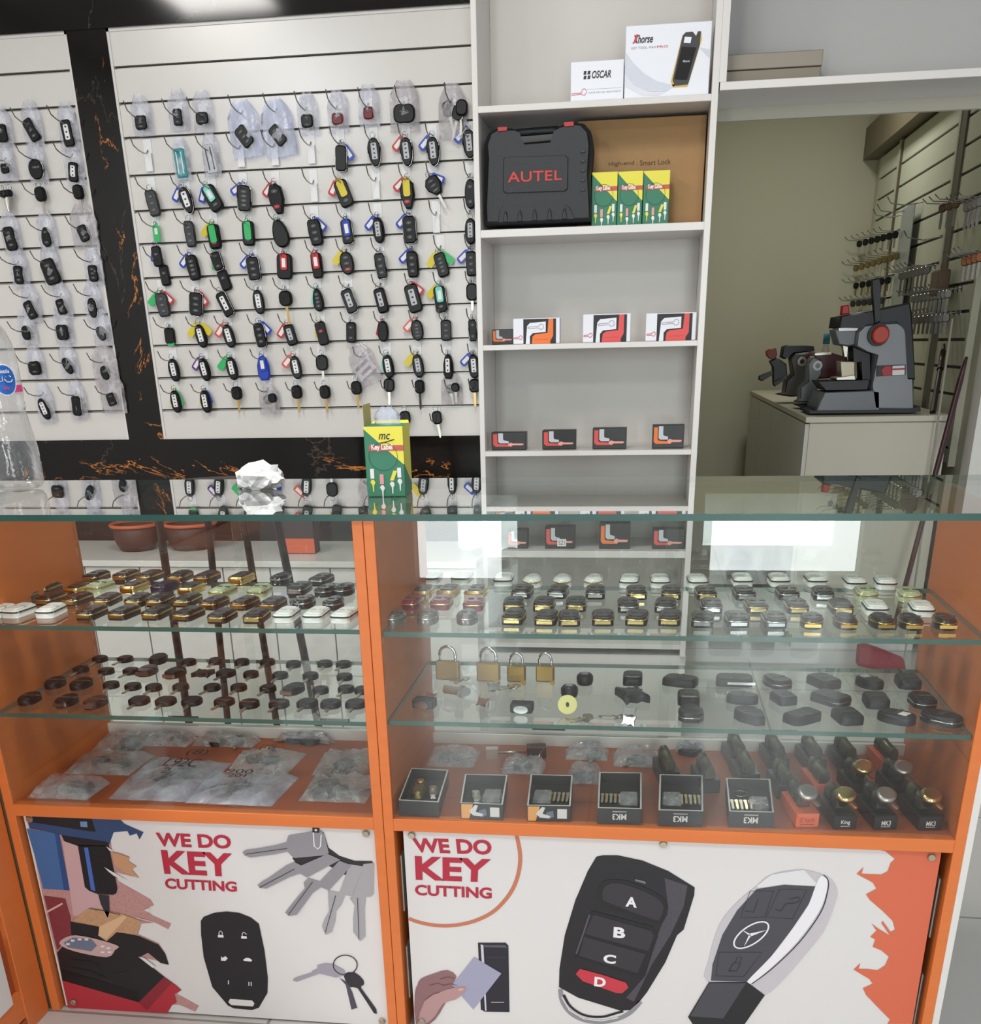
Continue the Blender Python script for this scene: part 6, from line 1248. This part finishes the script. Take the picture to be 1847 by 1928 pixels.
mp(t,'tray',[(650,1080),(1190,1060),(1165,1160),(720,1168)],mbk,YM+0.01,0.2,.005)
mp(t,'vise',[(880,870),(1030,870),(1030,1040),(890,1040)],mat('worn metal','a39a86',.35,.7),YM+0.05,0.1,.004); mp(t,'vise_plate',[(840,1040),(1030,1015),(1040,1058),(840,1062)],steel,YM+0.02,0.16,.002)
mp(t,'lever',[(1210,30),(1280,10),(1300,90),(1290,470),(1240,490),(1205,150)],mbk,YM-0.03,0.03,.006)
kn=onY(*Am([(1262,600)])[0],YM); L=t.location; rr=(onY(*Am([(1357,600)])[0],YM)-kn).length
MB().lathe([(rr*1.15,0),(rr*1.15,0.02)],24).ob('knob_ring',mbk,t,(kn.x-L.x,-0.002,kn.z-L.z),(R_(90),0,0)); MB().lathe([(rr*.92,0),(rr*.92,0.03),(rr*.75,0.036)],24).ob('knob',mat('orange red knob','c4402a',.4),t,(kn.x-L.x+0.004,-0.012,kn.z-L.z),(R_(90),0,0))
mp(t,'cap_knob',[(900,300),(970,290),(978,385),(892,398)],mat('signal red','c2201f',.4),YM+0.03,0.04,.006)
mp(t,'badge',[(1255,915),(1550,905),(1548,1010),(1250,1025)],dgrey,YM-0.006,0.01,.002); mp(t,'badge_mark',[(1300,960),(1340,920),(1405,920),(1410,1015),(1320,1020)],redp,YM-0.009,0.004,.001); mp(t,'badge_text_plate',[(1415,918),(1540,912),(1538,1008),(1412,1014)],white,YM-0.009,0.004,.001); mp(t,'badge_text_strip',[(1415,945),(1540,938),(1540,955),(1415,962)],redp,YM-0.0115,0.002,.0003)
Y2=5.25; t=machine('smaller grey and dark red key duplicating machine, between the large one and the far one',Y2,1530)
mp(t,'frame',[(430,1290),(470,1270),(470,1150),(550,1070),(560,880),(610,820),(690,850),(700,980),(650,1070),(640,1290),(560,1300)],mgr,Y2,0.12,.008)
mp(t,'red_cover',[(600,840),(640,785),(780,778),(950,830),(960,870),(870,880),(860,1040),(660,1050)],maroon,Y2+0.02,0.24,.008)
mp(t,'cover_edge',[(620,790),(790,775),(790,800),(620,812)],steel,Y2+0.015,0.02,.001)
def dial(t,cx,cy_,r,Y,m1,m2):
    kn=onY(*Am([(cx,cy_)])[0],Y); r_=(onY(*Am([(cx+r,cy_)])[0],Y)-kn).length; L=t.location
    MB().lathe([(r_,0),(r_,0.012)],20).ob('dial',m1,t,(kn.x-L.x,Y-L.y-0.001,kn.z-L.z),(R_(90),0,0)); MB().lathe([(r_*.5,0),(r_*.5,0.016)],16).ob('dial_hub',m2,t,(kn.x-L.x,Y-L.y-0.001,kn.z-L.z),(R_(90),0,0))
dial(t,645,915,48,Y2,white,mgr)
mp(t,'foot',[(420,1320),(560,1310),(600,1330),(480,1345)],mbk,Y2,0.1,.002)
Y3=5.75; t=machine('far small key machine with black levers at the left end of the cabinet',Y3,1490)
mp(t,'frame',[(240,1215),(310,1200),(330,1080),(400,1000),(380,840),(430,790),(620,770),(640,800),(540,900),(540,1060),(480,1150),(470,1230),(380,1235)],mat('machine dark grey','5a5654',.45,.2),Y3,0.14,.008)
dial(t,487,872,46,Y3,steel,mbk)
mp(t,'top_arm',[(300,720),(360,700),(610,715),(620,762),(400,790),(320,850),(280,830)],mbk,Y3+0.03,0.1,.006)
mp(t,'jaw',[(160,870),(230,830),(280,860),(330,900),(340,1020),(200,1120),(190,930)],mbk,Y3-0.01,0.06,.006)
mp(t,'red_handle',[(120,770),(150,745),(225,735),(235,800),(215,850),(160,850),(125,810)],mat('rust red','8d3a30',.5),Y3-0.02,0.03,.004)
mp(t,'lever',[(50,1020),(190,965),(205,1000),(80,1075),(45,1060)],mbk,Y3-0.06,0.03,.006); mp(t,'lever',[(190,1090),(340,1010),(350,1040),(210,1130)],mbk,Y3-0.04,0.03,.004)
q=onY(1550,700,6.1); t=empty('small_bottle',(q.x,6.1,ZK)); T(t,'small clear bottle with blue neck behind the key machines','bottle'); hb=onY(1550,628,6.1).z-ZK
MB().lathe([(0.03,0.001),(0.033,0.01),(0.033,hb*.6),(0.014,hb*.82),(0.014,hb*.86)],20,capt=False).ob('body',petm,t); MB().lathe([(0.017,hb*.84),(0.017,hb)],16).ob('cap',mat('cap teal blue','3d7f96',.4),t)
# broom and pole
bp=onZ(1662,1262,0); tp=onY(1820,672,4.64)
t=empty('broom',(bp.x,bp.y,0)); T(t,'dark handled broom with red bristle head leaning by the back room wall','broom')
dv=Vector((tp.x-bp.x,tp.y-bp.y,tp.z)); k0=0.16/dv.z
MB().tube([dv*k0,dv*0.5,dv*0.93,dv],[0.011,0.011,0.012,0.006],8).ob('handle',mat('maroon pole','3a1418',.35),t)
rd=mat('red bristle','9a2a3c',.8,bump=.6,scale=200); qh=[(p.x-bp.x,max(0.001,p.z)) for p in (onY(a,b,bp.y) for a,b in ((1616,1216),(1632,1214),(1655,1222),(1700,1240),(1704,1262),(1700,1272),(1660,1270),(1613,1250)))]
MB().prism(qh,0.03,-0.03,bev=.006).ob('head',rd,t)
a=onY(1757,770,4.78); b=onX(1778,648,XR-0.045); t=empty('long_tool',(a.x,a.y,ZK)); T(t,'black tapered long tool leaning from the white cabinet against the slatwall','tool')
d=b-Vector((a.x,a.y,ZK)); MB().tube([(0,0,0.004),d*.5,d*.95,d],[0.012,0.011,0.008,0.004],8).ob('shaft',mbk,t); MB().tube([d*.62,d*.9],[0.014,0.011],8).ob('grip',mat('maroon grip','331116',.4),t)
q=onZ(1737,1180,0); t=empty('white_pole',(1.13,4.55,0)); T(t,'thin white pole leaning between the cabinet and the broom','pole')
e=onY(1793,600,4.66); MB().tube([(0,0,0.002),(e.x-1.13,e.y-4.55,e.z)],0.0045,8).ob('shaft',mat('dull cream pole','a5a290',.5),t)
